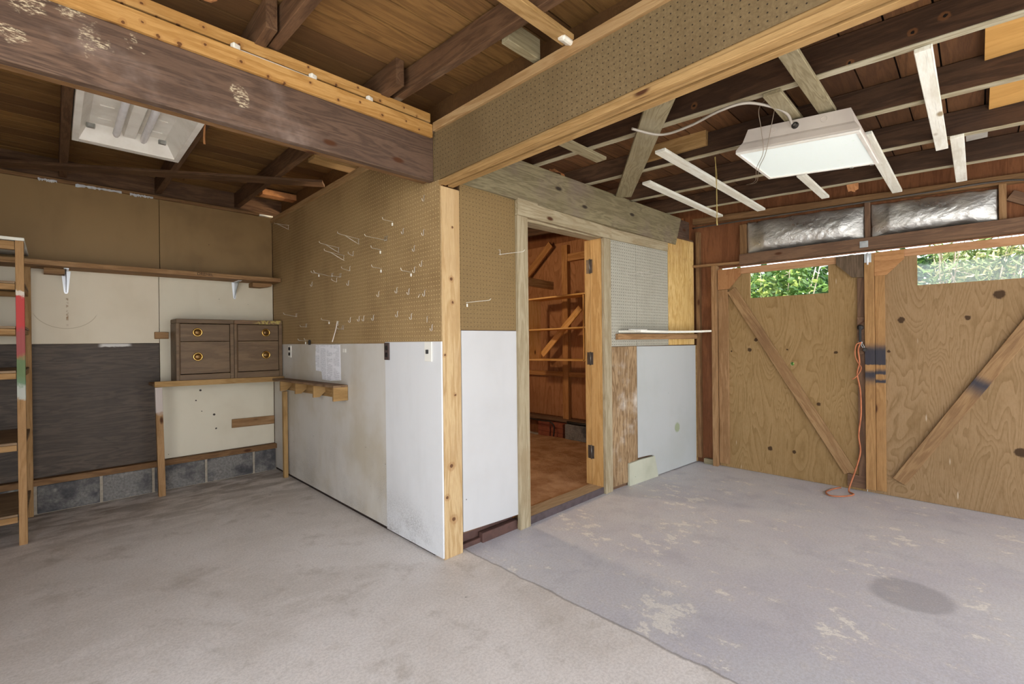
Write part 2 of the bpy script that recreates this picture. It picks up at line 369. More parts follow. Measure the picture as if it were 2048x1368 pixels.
MAT['curb'] = flat('brown_painted_curb', '5b4038', .6, c2='3f2d28')
MAT['sill_wood'] = wood('door_sill', 'ad9779', '917a5c', 'X', .1)
MAT['sill_paint'] = flat('sill_paint', '55494a', .6, c2='3b3130')
MAT['galv'] = flat('galvanised_wire', 'cfcabd', .35, .7, .5)
MAT['steel'] = flat('zinc_steel', 'b9bbb8', .35, .9, .5, c2='8d8f8d')
MAT['bracket'] = flat('white_metal', 'e9ebee', .35, .3, .5)
MAT['dark_metal'] = flat('dark_iron', '35322f', .5, .6, .4, c2='4c443c')
MAT['hinge'] = flat('aged_hinge_steel', '6d665e', .45, .7, .4, c2='4d463f')
MAT['brass'] = flat('brass', 'd8b468', .25, 1.0, .5, c2='c79d4e')
MAT['brass_dark'] = flat('antique_brass', '7a5c36', .35, .8, .5, c2='4d3820')
MAT['white_plastic'] = flat('white_plastic', 'e8e5da', .4)
MAT['black'] = flat('black_plastic', '1b1918', .5)
MAT['outlet_brown'] = flat('brown_plastic', '4a3c38', .4, c2='5a4b46')
MAT['fix_white'] = flat('fixture_enamel', 'efebe2', .45, c2='d8d1c4', sc_=9)
MAT['fix_grey'] = flat('fixture_housing', 'c9bfb4', .5, c2='b5aaa0', sc_=7)
MAT['tube'] = flat('lamp_tube', 'e3e1e2', .25, c2='d5d2d2')
MAT['cable'] = flat('grey_cable', 'a59c90', .5)
MAT['dark_cable'] = flat('dark_cable', '4a423a', .5)
MAT['wire'] = flat('copper_wire', '8a7a68', .5)
MAT['string'] = flat('old_string', 'b09a5e', .8, c2='8a7640')
MAT['rope'] = flat('orange_rope', 'b9714a', .8, c2='8f5234')
MAT['scrap'] = flat('white_scrap', 'e4dfd2', .7, c2='c4baa6')
MAT['kraft'] = flat('torn_kraft', 'b07a4c', .8, c2='8a5a34')
MAT['brick'] = flat('old_brick', '8a4c34', .85, c2='6a3828')
MAT['ink'] = flat('marker_ink', '2a1d14', .8)
MAT['note'] = flat('grey_card', 'a9a49a', .7, c2='97928a')
MAT['gap'] = flat('dark_gap_fill', '2a1d15', .8)  # near-black fill; in gaps between parts it stands in for shade

def m_floor():
    k = NT('worn_concrete', .62, spec=.35); c = k.coord(); sp = k.n('SeparateXYZ', {0: c}).outputs
    x, y = sp[0], sp[1]
    n_big = k.noise(c, 1.1, 5, .6, .4); n_mid = k.noise(c, 4.2, 6, .65, .3); n_str = k.noise(k.scale(c, (1.0, 2.6, 1)), 3.2, 6, .68, .5); n_f = k.noise(c, 85, 4, .75); n_f2 = k.noise(c, 28, 4, .7)
    a = k.mix(k.ss(n_big, .36, .66), lin('e6e0da'), lin('d2cac1'))
    a = k.mix(k.ss(n_str, .48, .66, 0, .6), a, lin('e6dfd8'))
    a = k.mix(k.ss(n_mid, .52, .72, 0, .6), a, lin('b0a699'))
    a = k.mix(k.ss(n_f2, .56, .72, 0, .35), a, lin('e9e3dc'))
    v = k.vor(c, 6.5); gate = k.n('SeparateColor', {0: v.outputs['Color']}).outputs[0]
    sp1 = k.m_('MULTIPLY', k.ss(k.m_('ADD', v.outputs['Distance'], k.m_('MULTIPLY', k.noise(c, 40, 2), .09)), .09, .12, 1, 0), k.m_('LESS_THAN', gate, .2))
    a = k.mix(k.m_('MULTIPLY', sp1, .65), a, lin('6d645a'))
    dy = k.m_('MULTIPLY', k.ss(y, 1.2, 2.7), k.ss(n_str, .38, .62)); a = k.mix(k.m_('MULTIPLY', dy, .8), a, lin('77695a'))
    # painted slab on the far side of the joint, its grey paint flaking
    b = k.mix(k.ss(n_big, .38, .64), lin('c2bfc4'), lin('cccacb'))
    b = k.mix(k.ss(n_mid, .5, .7, 0, .5), b, lin('b0adb3'))
    wx = k.m_('MULTIPLY', k.m_('SUBTRACT', k.noise(c, 3.1, 3), .5), .5)
    acc = k.ss(k.noise(c, 1.5, 2, .5), .42, .72, -.03, .13)
    for px, py, rx, ry, amt in ((.42, -1.08, .34, .22, .17), (.30, -1.22, .18, .26, .13), (.75, -1.2, .3, .14, .10), (1.15, -.75, .75, .26, .14), (1.9, -.5, .6, .3, .12), (2.4, -.75, .5, .3, .10), (1.35, -2.1, .5, .12, .12), (2.1, -1.75, .5, .2, .12), (1.6, -1.25, .5, .12, .06), (2.75, -1.75, .3, .6, .08)):
        d = k.m_('ADD', k.m_('SQRT', k.m_('ADD', k.m_('POWER', k.m_('DIVIDE', k.m_('SUBTRACT', x, px), rx), 2), k.m_('POWER', k.m_('DIVIDE', k.m_('SUBTRACT', y, py), ry), 2))), wx)
        acc = k.m_('MAXIMUM', acc, k.ss(d, .2, 1.25, amt, 0))
    n_ch = k.noise(k.scale(c, (1.5, 1.0, 1)), 7.5, 7, .72, .15)
    q = k.m_('ADD', n_ch, acc)
    b = k.mix(k.ss(q, .57, .68, 0, .38), b, lin('d2cbc3'))
    ch = k.m_('GREATER_THAN', q, .685)
    b = k.mix(k.m_('MULTIPLY', ch, .9), b, lin('e6e1d8'))
    ov = k.m_('ADD', k.m_('SQRT', k.m_('ADD', k.m_('POWER', k.m_('DIVIDE', k.m_('SUBTRACT', x, 1.33), .17), 2), k.m_('POWER', k.m_('DIVIDE', k.m_('ADD', y, 1.87), .165), 2))), k.m_('MULTIPLY', k.m_('SUBTRACT', k.noise(c, 8, 3), .5), .35))
    b = k.mix(k.ss(ov, .8, 1.1, .6, 0), b, lin('8f8c92'))
    wob = k.m_('MULTIPLY', k.m_('SUBTRACT', k.noise(c, 6, 3), .5), .05)
    m = k.m_('MULTIPLY', k.m_('GREATER_THAN', k.m_('ADD', x, wob), .172), k.m_('LESS_THAN', y, .03))
    col = k.mix(m, a, b)
    ln = k.m_('MULTIPLY', k.ss(k.m_('ABSOLUTE', k.m_('SUBTRACT', k.m_('ADD', x, wob), .172)), .002, .010, .55, 0), k.m_('LESS_THAN', y, .03))
    col = k.mix(ln, col, lin('6b6258'))
    col = k.mix(k.ss(n_f, .38, .64, 0, .28), col, lin('93897e')); col = k.mix(k.ss(k.noise(c, 150, 2, .7), .58, .7, 0, .35), col, lin('efebe6'))
    k.t.links.new(k.ss(n_mid, .3, .7, .42, .7), k.b.inputs['Roughness'])
    k.bump(k.m_('ADD', n_f, k.m_('MULTIPLY', ch, .4)), .14, .003)
    return k.col(col)
MAT['floor'] = m_floor()
def m_dirt():
    k = NT('dirt_floor', .95, spec=.1); c = k.coord()
    col = k.mix(k.ss(k.noise(c, 5, 5, .7), .3, .7), lin('bb9470'), lin('966c49'))
    col = k.mix(k.ss(k.noise(c, 60, 3, .7), .55, .75, 0, .7), col, lin('b98d62'))
    k.bump(k.noise(c, 40, 5, .75), .6, .02)
    return k.col(col)
MAT['dirt'] = m_dirt()
def m_cmu():
    k = NT('cinder_block', .9, spec=.15); c = k.coord()
    col = k.mix(k.ss(k.noise(c, 60, 4, .75), .3, .7), lin('8b8780'), lin('6a6661'))
    col = k.mix(k.ss(k.noise(c, 4, 4, .6), .42, .62, 0, .85), col, lin('403f42'))
    col = k.mix(k.ss(k.noise(c, 7, 3), .6, .75, 0, .6), col, lin('b5aea2'))
    k.bump(k.noise(c, 90, 4, .8), .5, .006)
    return k.col(col)
MAT['cmu'] = m_cmu(); MAT['mortar'] = flat('mortar', 'a59a88', .9, c2='8a7f6e', sc_=40)
def m_roof(name, a, b, d):
    k = NT(name, .75, spec=.25); c = k.coord(); r = k.n('NewGeometry').outputs['Random Per Island']
    off = k.n('CombineXYZ', {0: k.m_('MULTIPLY', r, 40.0), 1: 0.0, 2: 0.0}).outputs[0]
    c = k.n('VectorMath', {0: c, 1: off}, operation='ADD').outputs[0]
    g = k.scale(c, (1, 9, 9)); n1 = k.noise(g, 1.5, 3, .5, .7)
    rings = k.ss(k.m_('SINE', k.m_('MULTIPLY', n1, 34)), -.9, 1)
    fib = k.ss(k.noise(k.scale(g, (3, 5, 5)), 6, 3, .6), .3, .7)
    col = k.mix(k.m_('ADD', k.m_('MULTIPLY', rings, .5), k.m_('MULTIPLY', fib, .4)), lin(a), lin(b))
    col = k.mix(k.m_('MULTIPLY', r, .8), col, lin(d))
    col = k.mix(k.ss(k.noise(k.coord(), 1.4, 3), .45, .7, 0, .55), col, lin(d))
    k.bump(rings, .1, .003)
    return k.col(col)
MAT['roof_l'] = m_roof('roof_boards', '9a7342', '72522b', '523721')
MAT['roof_r'] = m_roof('roof_boards_dark', '7a5433', '583a22', '3c2618')
def m_foil():
    k = NT('foil_facing', .38, .92); c = k.coord()
    k.bump(k.noise(k.scale(c, (1, 1, 1.4)), 22, 5, .7, .5), .45, .012)
    k.t.links.new(k.ss(k.noise(c, 8, 3), .3, .7, .26, .48), k.b.inputs['Roughness'])
    return k.col(k.mix(k.ss(k.noise(c, 5, 3), .4, .7, 0, .6), lin('d9d7d2'), lin('b4afa6')))
MAT['foil'] = m_foil()
def m_lens():
    k = NT('acrylic_lens', .35, spec=.4); c = k.coord()
    col = k.mix(k.ss(k.noise(c, 30, 3, .7), .62, .72, 0, .35), lin('eef4f0'), lin('c9cdc4'))
    k.bump(k.vor(c, 160).outputs['Distance'], .15, .002)
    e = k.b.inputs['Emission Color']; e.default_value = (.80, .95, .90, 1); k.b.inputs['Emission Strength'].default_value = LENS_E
    return k.col(col)
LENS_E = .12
MAT['lens'] = m_lens()
def m_paper():
    k = NT('printed_chart', .8, spec=.2); c = k.coord(); sp = k.n('SeparateXYZ', {0: c}).outputs
    rows = k.n('Math', {0: k.m_('MULTIPLY', sp[2], 130)}, operation='FRACT').outputs[0]
    colm = k.n('Math', {0: k.m_('MULTIPLY', k.m_('ADD', sp[1], 3.0), 8.2)}, operation='FRACT').outputs[0]
    t = k.m_('MULTIPLY', k.m_('GREATER_THAN', rows, .5), k.m_('MULTIPLY', k.m_('GREATER_THAN', colm, .15), k.ss(k.noise(k.scale(c, (1, 160, 130)), 1, 1), .42, .55)))
    t = k.m_('MULTIPLY', t, k.m_('GREATER_THAN', k.noise(k.scale(c, (1, 6, 20)), 1, 1), .42))
    return k.col(k.mix(k.m_('MULTIPLY', t, .55), lin('f2f2f5'), lin('77767c')))
MAT['paper'] = m_paper()
def m_glass():
    k = NT('dusty_glass', .1)
    tr = k.n('BsdfTransparent', {'Color': (.93, .95, .93, 1)}); gl = k.n('BsdfGlossy', {'Roughness': .05})
    mx = k.n('MixShader', {0: .06, 1: tr.outputs[0], 2: gl.outputs[0]})
    k.t.links.new(mx.outputs[0], k.out.inputs['Surface']); return k.m
MAT['glass'] = m_glass()
def m_leaf(name, a, b, c3):
    k = NT(name, .55, spec=.35); r = k.n('NewGeometry').outputs['Random Per Island']
    col = k.mix(r, lin(a), lin(b)); col = k.mix(k.ss(r, .8, .85), col, lin(c3))
    tl = k.n('BsdfTranslucent', {'Color': col}); k.col(col)
    mx = k.n('MixShader', {0: .4, 1: k.b.outputs[0], 2: tl.outputs[0]})
    k.t.links.new(mx.outputs[0], k.out.inputs['Surface']); return k.m
MAT['leaf'] = m_leaf('broad_leaves', '2e4f1e', '5f7d36', 'b4c268')
MAT['needle'] = m_leaf('needle_sprays', '4f6a32', '8a9458', 'c9c48f')
MAT['leaf_dark'] = m_leaf('shaded_leaves', '1e3a18', '37582a', '6a8a40')
MAT['twig'] = flat('dry_twigs', 'c9b9a0', .8, c2='8d7c68')
MAT['ground'] = flat('gravel_drive', 'bab8b2', .9, c2='a6a39b')

# ------------------------------------------------------------------ the setting
struct(MB().box(-2.62, 3.06, -4.5, 2.78, -.12, 0).build('floor', MAT['floor'], keep=True))
struct(MB().box(-30, 34, -40, 30, -.30, -.13).build('ground', MAT['ground'], keep=True))
# dirt floor of the little room behind the doorway, slightly lumpy
m = MB(); nx, ny = 46, 42; g = []
for i in range(nx+1):
    for j in range(ny+1):
        x = .10+2.755*i/nx; y = .13+2.58*j/ny
        g.append(m.bm.verts.new((x, y, .030+.02*noise.noise(Vector((x*2.3, y*2.3, 0)))+.008*noise.noise(Vector((x*11, y*11, 4))))))
for i in range(nx):
    for j in range(ny):
        a = i*(ny+1)+j; m.bm.faces.new([g[a], g[a+1], g[a+ny+2], g[a+ny+1]])
tag(m.build('dirt_floor', MAT['dirt'], keep=True), 'loose brown dirt covering the floor of the little room past the doorway', 'dirt', kind='stuff')

# walls
struct(MB().box(-2.70, -2.62, -.4, 2.78, -.1, 2.75).build('wall_left', MAT['shaded_tan_panel'], keep=True))
struct(MB().box(-2.62, 3.06, 2.765, 2.85, -.1, 2.95).build('wall_back', MAT['rafter'], keep=True))  # dark rafter wood puts the shade above the panels into the colour
struct(MB().box(.0065, .09, .09, 2.765, 0, 2.395).build('wall_partition', MAT['closet_wood'], keep=True))
m = MB(); m.box(.14, .60, .012, .09, .102, 2.13); struct(m.build('wall_doorway', MAT['frame_dark'], keep=True))
TH = math.atan2(-.11, 1.36)
MR = Matrix.Translation((1.64, -.02, 0)) @ Matrix.Rotation(TH, 4, 'Z')      # frame of the slightly crooked wall right of the doorway
def rbox(m, u0, u1, v0, v1, z0, z1, bev=0): return m.box(u0, u1, v0, v1, z0, z1, bev, MR)
m = MB(); rbox(m, .03, 1.37, .022, .10, 0, 2.2); struct(m.build('wall_doorway_right', MAT['frame_dark'], keep=True))
# garage-door wall: sheathing around the door opening (studs, plates and doors are built on it below)
m = MB()
m.box(3.045, 3.10, -.345, 2.765, 0, 2.72).box(3.045, 3.10, -4.5, -.345, 1.90, 2.60).box(3.045, 3.10, -4.5, -2.70, 0, 1.90)
struct(m.build('wall_right', MAT['brown_ply'], keep=True))
# concrete blocks under the back wall
m = MB(); js = [-2.62, -2.04, -1.633, -1.275, -.953, -.582, -.201, .0]
for a, b in zip(js, js[1:]): m.box(a+.009, b-.009, 2.70, 2.78, .004, .205, .004)
bb = struct(m.build('baseboard_back', MAT['cmu'], keep=True))
m = MB()
m.box(-2.62, -.004, 2.706, 2.775, .0, .206); struct(part('mortar', m, MAT['mortar'], bb))
struct(board('trim_1', (-2.6, 2.715, .231), (.0, 2.715, .231), .045, .05, MAT['frame'], side=(0, 0, 1)))   # sill strip on the blocks

# ceilings: sheathing boards running across the rafters
def roof(name, x0, x1, y0, y1, zf, mat, w=.142):
    m = MB(); y = y0; i = 0; rnd = random.Random(3)
    while y < y1:
        cuts = [x0, x1] if rnd.random() < .5 else [x0, x0+(x1-x0)*rnd.uniform(.3, .7), x1]
        for a, b in zip(cuts, cuts[1:]):
            z0, z1 = zf(y), zf(y+w); g = .0035
            bm = m.bm; c = [(a+g, y+g, z0), (b-g, y+g, z0), (b-g, y+w-g, z1), (a+g, y+w-g, z1)]
            lo = [bm.verts.new(p) for p in c]; hi = [bm.verts.new((p[0], p[1], p[2]+.02)) for p in c]
            bm.faces.new(lo[::-1]); bm.faces.new(hi)
            for q in range(4): bm.faces.new([lo[q], lo[(q+1) % 4], hi[(q+1) % 4], hi[q]])
        y += w
    return struct(m.build(name, mat, keep=True))
ZL = lambda y: 2.626 + (.047*y if y < 0 else 0)
ZR = lambda y: 2.392 + .045*y + .135
roof('ceiling', -2.66, .10, -4.55, 2.80, ZL, MAT['roof_l'])
roof('ceiling_right', .10, 3.1, -4.55, 2.80, ZR, MAT['roof_r'])
# roofing felt above the boards
for nm, x0, x1, zf in (('ceiling_felt', -2.72, .10, ZL), ('ceiling_felt_right', .10, 3.2, ZR)):
    m = MB(); bm = m.bm
    for (a, b) in ((-4.6, 0.0), (0.0, 2.9)):
        A = [bm.verts.new(p) for p in ((x0, a, zf(a)+.021), (x1, a, zf(a)+.021), (x1, b, zf(b)+.021), (x0, b, zf(b)+.021))]
        B = [bm.verts.new((v.co.x, v.co.y, v.co.z+.04)) for v in A]
        bm.faces.new(A); bm.faces.new(B[::-1])
        for q in range(4): bm.faces.new([A[q], A[(q+1) % 4], B[(q+1) % 4], B[q]])
    struct(m.build(nm, MAT['gap'], keep=True))
struct(MB().box(.092, .107, -4.5, -.02, 2.41, 2.645).box(.092, .107, -.019, 2.765, 2.51, 2.65).build('trim_12', MAT['roof_l'], keep=True))

# ------------------------------------------------------------------ rafters and joists
G = 'rafters over the left bay'
RB = {0: 'second from the left, over the long light fitting', 1: 'nearest the pegboard partition'}
for i, (x, lab) in enumerate([(-1.4675, 'dark rear rafter on the left edge of the open light fixture'), (-.8925, 'dark rear rafter at the right end of the open light fixture'), (-.3025, 'dark rear rafter nearest the pegboard partition, its end past the beam')]):
    tag(board('rafter', (x, -.10, 2.556), (x, 2.76, 2.556), .128, .044, MAT['rafter']), lab, 'rafter', G)
for i, (x, lab) in enumerate([(-1.42, 'front rafter furthest left above the dark beam'), (-.8375, 'front rafter left of centre resting on the dark beam'), (-.2225, 'big front rafter nearest the pegboard header, resting on the dark beam')]):
    tag(board('rafter', (x, .12, 2.5655), (x, -4.4, 2.5655-.047*4.5), .112, .044, MAT['rafter']), lab, 'rafter', G)
G = 'joists over the right bay'
for x, lab in [(.775, 'dark joist nearest the pegboard header, drilled with small holes'), (1.34, 'dark joist second from the header, over the boxed light'), (1.955, 'dark joist third from the header, over the far side of the boxed light'), (2.55, 'dark joist closest to the foil above the garage doors')]:
    t = empty('joist', (x, -1, ZR(-1)-.135), lab, 'joist', G)
    board('beam', (x, -4.4, ZR(-4.4)-.0655), (x, 2.7, ZR(2.7)-.0655), .125, .044, MAT['joist_holed' if x < 1 else 'joist'], parent=t)
    e = board('bottom_edge', (x, -4.4, ZR(-4.4)-.1315), (x, .0, ZR(0)-.1315), .044, .006, MAT['strip_edge'], side=(1, 0, 0), parent=t); e['label'] = 'pale lower edge'
tag(board('nailer_block', (1.300, -.53, 2.455), (1.298, -.95, 2.445), .092, .034, MAT['pine_warm']), 'short pale block nailed to the side of the joist left of the boxed light', 'block')

# furring strips under the right-hand joists (each runs across the joists)
G = 'furring strips under the right-hand joists'
SB = lambda y: 2.392+.045*y-.0105
def strip(x0, x1, y, w, lab, mat='strip', dz=0.0, y1=None):
    y1 = y if y1 is None else y1
    tag(board('furring_strip', (x0, y, SB(y)+dz), (x1, y1, SB(y1)+dz), w, .019, MAT[mat], side=(0, 1, 0), bev=.002), lab, 'furring strip', G)
strip(.30, 1.14, -1.60, .066, 'wide grey strip running from the pegboard header to the top of the boxed light', 'brace_grey')
strip(.78, 2.075, -1.965, .052, 'long bright white strip right of the boxed light, largest of the strips')
strip(1.915, 2.905, -2.03, .055, 'short white strip beside the longest one, above the right foil batt')
strip(1.555, 2.95, -1.685, .058, 'white strip passing behind the right corner of the boxed light')
strip(2.068, 2.79, -1.265, .052, 'pale strip end poking out beyond the front edge of the boxed light')
strip(.755, 1.135, -1.46, .072, 'tan strip disappearing above the cable side of the boxed light', 'brace_grey')
strip(1.05, 2.885, -.772, .066, 'long greenish white strip crossing behind the hanging string')
strip(1.54, 2.895, -.41, .064, 'thin pinkish white strip nearest the weathered doorway beam')
strip(.40, .945, -.43, .075, 'short greyish strip near the header above the doorway beam', 'brace_grey')
tag(board('diagonal_brace', (.18, -1.30, 2.315), (1.735, -.10, 2.3745), .125, .019, MAT['brace_grey'], side=(1, -1, 0)), 'wide weathered board running diagonally from the header to the doorway beam', 'brace')
# patches let into the right ceiling
tag(MB().box(.80, 1.315, -2.75, -2.13, 2.40, 2.412).build('plywood_patch', MAT['light_ply']), 'blond plywood patch between the first two joists at the right edge', 'plywood patch', 'ceiling patches')
tag(MB().box(1.365, 1.93, -2.75, -2.15, 2.395, 2.407).build('plywood_patch', MAT['light_ply']), 'blond plywood patch right of the grey card between the middle joists', 'plywood patch', 'ceiling patches')
tag(MB().box(1.365, 1.57, -2.14, -2.02, 2.398, 2.402).build('card_sheet', MAT['note']), 'grey card sheet tucked against the roof beside the plywood patch', 'card')
tag(MB().box(1.98, 2.40, -2.15, -2.06, 2.396, 2.40).build('card_sheet', MAT['note']), 'grey card strip beyond the third joist, near the short white strip', 'card')

# left bay furring and blocks
tag(board('furring_strip', (-1.25, -.925, 2.452), (-.02, -.925, 2.452), .062, .02, MAT['pine_warm'], side=(0, 1, 0)), 'new pine strip running from the top of the picture to the header trim', 'furring strip')
tag(board('blocking', (-.197, -.735, 2.50), (.0, -.735, 2.50), .09, .04, MAT['brace_grey']), 'stub of greyish lumber between front rafter and header', 'block')
tag(board('diagonal_board', (-2.5, 3.06-.0, 2.478), (-.0, 1.53, 2.478), .055, .02, MAT['rafter'], side=(1, 1, 0)) if False else board('diagonal_board', (-1.95, 2.735, 2.482), (.0, 1.54, 2.482), .12, .02, MAT['rafter'], side=(.5, .85, 0)), 'narrow brown board slanting under the rear rafters above the back wall', 'board')
tag(MB().box(-.27, .05, 1.04, 1.15, 2.47, 2.494).build('patch_board', MAT['pine_warm']), 'light patch board under the dark beam where it meets the partition', 'board')
tag(MB().box(-.20, .09, 2.36, 2.46, 2.55, 2.60).build('patch_board', MAT['kraft']), 'board coloured orange as closet glow over the far end of the partition', 'board')  # orange glow of the closet light put into the board colour

# ------------------------------------------------------------------ dark beam of the left bay
t = empty('ceiling_beam', (-1.3, .09, 2.12), 'dark stained double beam crossing the left bay to the partition', 'beam')
board('plank', (-2.62, .07, 2.276), (-.004, .07, 2.276), .308, .038, MAT['beam_dark'], parent=t)
board('plank', (-2.62, .132, 2.280), (-.004, .132, 2.280), .296, .036, MAT['frame'], parent=t)
board('filler', (-2.62, .1015, 2.31), (-.004, .1015, 2.31), .22, .024, MAT['gap'], parent=t)  # dark strip, the shade between the planks put into its colour
tag(board('rail_board', (-2.6, .038, 2.394), (-.021, .038, 2.394), .072, .018, MAT['pine_plate']), 'knotty new pine rail along the top front of the dark beam', 'rail')
tag(board('rail_board', (-2.6, .066, 2.473), (-.021, .066, 2.473), .050, .034, MAT['pine_plate']), 'second new pine rail behind, just under the front rafters', 'rail')
for x, lab in [(-.989, 'white tape tab left on the pine rail where the white cord starts'), (-.675, 'white tape tab at the right end of the white cord on the pine rail'), (-.395, 'white tape tab on the pine rail nearest the header')]:
    m = MB(); m.box(-.016, .016, -.012, .012, 0, .022, .004, Matrix.Translation((x, .04, 2.4305)) @ Matrix.Rotation(.4, 4, 'Z'))
    tag(m.build('tape_tab', MAT['scrap']), lab, 'tape', 'tape tabs on the pine rail')
tag(MB().tube([(-.972, .04, 2.435), (-.83, .038, 2.434), (-.692, .04, 2.435)], .003).build('cord', MAT['scrap']), 'thin white cord lying along the pine rail', 'cord')
m = MB(); bmesh.ops.create_icosphere(m.bm, subdivisions=2, radius=.035)
for v in m.bm.verts: v.co = Vector((v.co.x, v.co.y*.8, v.co.z*1.2))*(1+.35*noise.noise(v.co*30)) + Vector((-1.10, -.02, 2.585))
tag(m.build('mud_nest', MAT['kraft']), 'small dried mud nest stuck under the roof boards left of the front rafter', 'nest')

# ------------------------------------------------------------------ header beam (x = 0) and corner post
SL = .016      # it rises a little toward the camera
t = empty('header_beam', (0, -2, 2.09), 'long pegboard faced header running from the corner post over the camera', 'beam')
z0 = lambda y: 2.10 - SL*y*.35
board('plank', (.024, -4.4, 2.245+.02), (.024, .0, 2.245), .296, .036, MAT['pine_warm'], parent=t)
board('plank', (.075, -4.4, 2.243+.02), (.075, .0, 2.243), .296, .036, MAT['pine_warm'], parent=t)
m = MB(); bm = m.bm
m.box(-.0022, -.0006, -4.4, .049, 2.122, 2.40)
for v in bm.verts:
    if v.co.z < 2.2: v.co.z -= .018*v.co.y*.9 if v.co.y < 0 else 0
part('pegboard', m, MAT['peg_head'], t)
board('edge_strip', (.0, -4.4, 2.104+.035), (.0, .0, 2.104+.0), .024, .012, MAT['pine_warm'], parent=t)
tag(board('cap_strip', (-.01, -4.4, 2.413), (-.01, .03, 2.418), .046, .02, MAT['pine_x']), 'pine cap strip along the top of the header pegboard', 'trim board')
tag(board('cap_strip', (-.006, .17, 2.416), (-.006, 2.755, 2.416), .042, .022, MAT['pine_x']), 'pine cap strip on top of the partition behind the dark beam', 'trim board')
tag(board('corner_post', (.0735, .040, 0), (.0735, .040, 2.092), .132, .082, MAT['pine_knotty'], side=(1, 0, 0), bev=.003), 'knotty pine corner post where partition and doorway wall meet', 'post')
m = MB(); m.box(-.03, .03, -.02, .02, 0, .022, .006, Matrix.Translation((-.045, -.925, 2.43)) @ Matrix.Rotation(.5, 4, 'X'))
tag(m.build('caulk_lump', MAT['scrap']), 'white lump of tape where the pine strip meets the header', 'tape')

# ------------------------------------------------------------------ partition panels (x = 0 plane)
G = 'partition pegboard sheets'
for y0, y1, lab in [(-.002, .586, 'narrow brown pegboard sheet beside the corner post'), (.590, 2.745, 'wide brown pegboard sheet behind the bench ledge')]:
    tag(MB().box(0, .006, y0, y1, 1.216, 2.394 if y0 > .5 else 2.394).build('pegboard', MAT['peg_left'], keep=True), lab, 'pegboard', G)
tag(MB().box(-.004, .006, -.003, .608, .012, 1.222, .001).build('wall_panel', MAT['white_panel'], keep=True), 'white wallboard panel below the switch, next to the corner post', 'wall panel')
tag(MB().box(0, .006, .612, 2.745, .02, 1.214, .001).build('wall_panel', MAT['cream_panel'], keep=True), 'cream wallboard panel scuffed grey at the foot, left of the switch panel', 'wall panel')
struct(MB().box(.0062, .02, .09, 2.745, 0, .05).build('baseboard_partition', MAT['gap'], keep=True))
# back wall panels (y = 2.75)
Y = 2.75
for a, b, z0_, z1_, mk, lab in [(-2.6, -.889, 1.83, 2.445, 'shaded_tan_panel', 'tan, shade-darkened wallboard panel above the long wall shelf, left of the seam'), (-.885, -.004, 1.83, 2.445, 'shaded_tan_panel', 'tan, shade-darkened wallboard panel above the wall shelf, in the pegboard corner'),
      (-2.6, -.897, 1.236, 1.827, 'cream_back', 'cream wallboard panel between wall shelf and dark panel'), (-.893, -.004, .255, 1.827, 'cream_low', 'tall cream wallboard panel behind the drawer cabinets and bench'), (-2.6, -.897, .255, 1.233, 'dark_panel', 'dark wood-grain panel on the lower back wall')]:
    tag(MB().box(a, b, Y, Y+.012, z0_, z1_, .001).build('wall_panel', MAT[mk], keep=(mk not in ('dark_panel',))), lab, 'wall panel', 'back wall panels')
struct(board('trim_2', (-2.6, 2.742, 2.457), (-.12, 2.742, 2.457), .026, .03, MAT['frame']))
struct(MB().box(-.12, .0, 2.73, 2.764, 2.447, 2.462).build('trim_3', MAT['white_plastic'], keep=True))
# torn silvery strips added to imitate daylight glints at the wall top
rnd = random.Random(5)
for x0_, x1_, lab in [(-1.60, -1.50, 'small silver strip imitating a light glint at wall top nearest the left edge'), (-1.40, -1.13, 'long torn silver strip imitating light glints along the top of the back wall'), (-1.08, -.93, 'torn silver strip imitating a light glint near the panel seam at wall top')]:
    m = MB(); n = 22; top = []; bot = []
    for i in range(n+1):
        x = x0_+(x1_-x0_)*i/n
        top.append(m.bm.verts.new((x, 2.722-rnd.uniform(0, .006), 2.447+rnd.uniform(0, .006)))); bot.append(m.bm.verts.new((x, 2.718-rnd.uniform(0, .008), 2.431+rnd.uniform(-.006, .008))))
    for i in range(n): m.bm.faces.new([top[i], top[i+1], bot[i+1], bot[i]])
    o = m.build('glint_strip', MAT['bracket']); tag(o, lab, 'foil scrap', 'light glint strips at wall top')
    md = o.modifiers.new('thickness', 'SOLIDIFY'); md.thickness = .001

# ------------------------------------------------------------------ doorway wall (y = 0 plane)
tag(MB().box(.141, .598, 0, .010, 1.288, 2.135).build('pegboard', MAT['peg_door'], keep=True), 'brown pegboard sheet between corner post and door casing', 'pegboard')
tag(MB().prism([(.142, .118), (.36, .108), (.45, .104), (.598, .098), (.598, 1.284), (.142, 1.284)], .012, 'y', -.002).build('wall_panel', MAT['door_white'], keep=True), 'clean white panel between corner post and door casing, cut off above the floor', 'wall panel')
struct(MB().box(.30, .60, .012, .05, 0, .06, .003).box(.14, .30, .03, .06, 0, .03, .003).box(.14, .6, .06, .09, 0, .102).build('baseboard_doorway', MAT['curb'], keep=True))
struct(board('trim_4', (.641, -.010, 0), (.641, -.010, 2.03), .097, .026, MAT['casing'], side=(1, 0, 0)))
struct(board('trim_5', (1.612, -.012, 0), (1.612, -.012, 2.03), .096, .026, MAT['casing'], side=(1, 0, 0)))
struct(board('trim_6', (.592, -.016, 2.085), (1.668, -.016, 2.085), .108, .03, MAT['casing']))
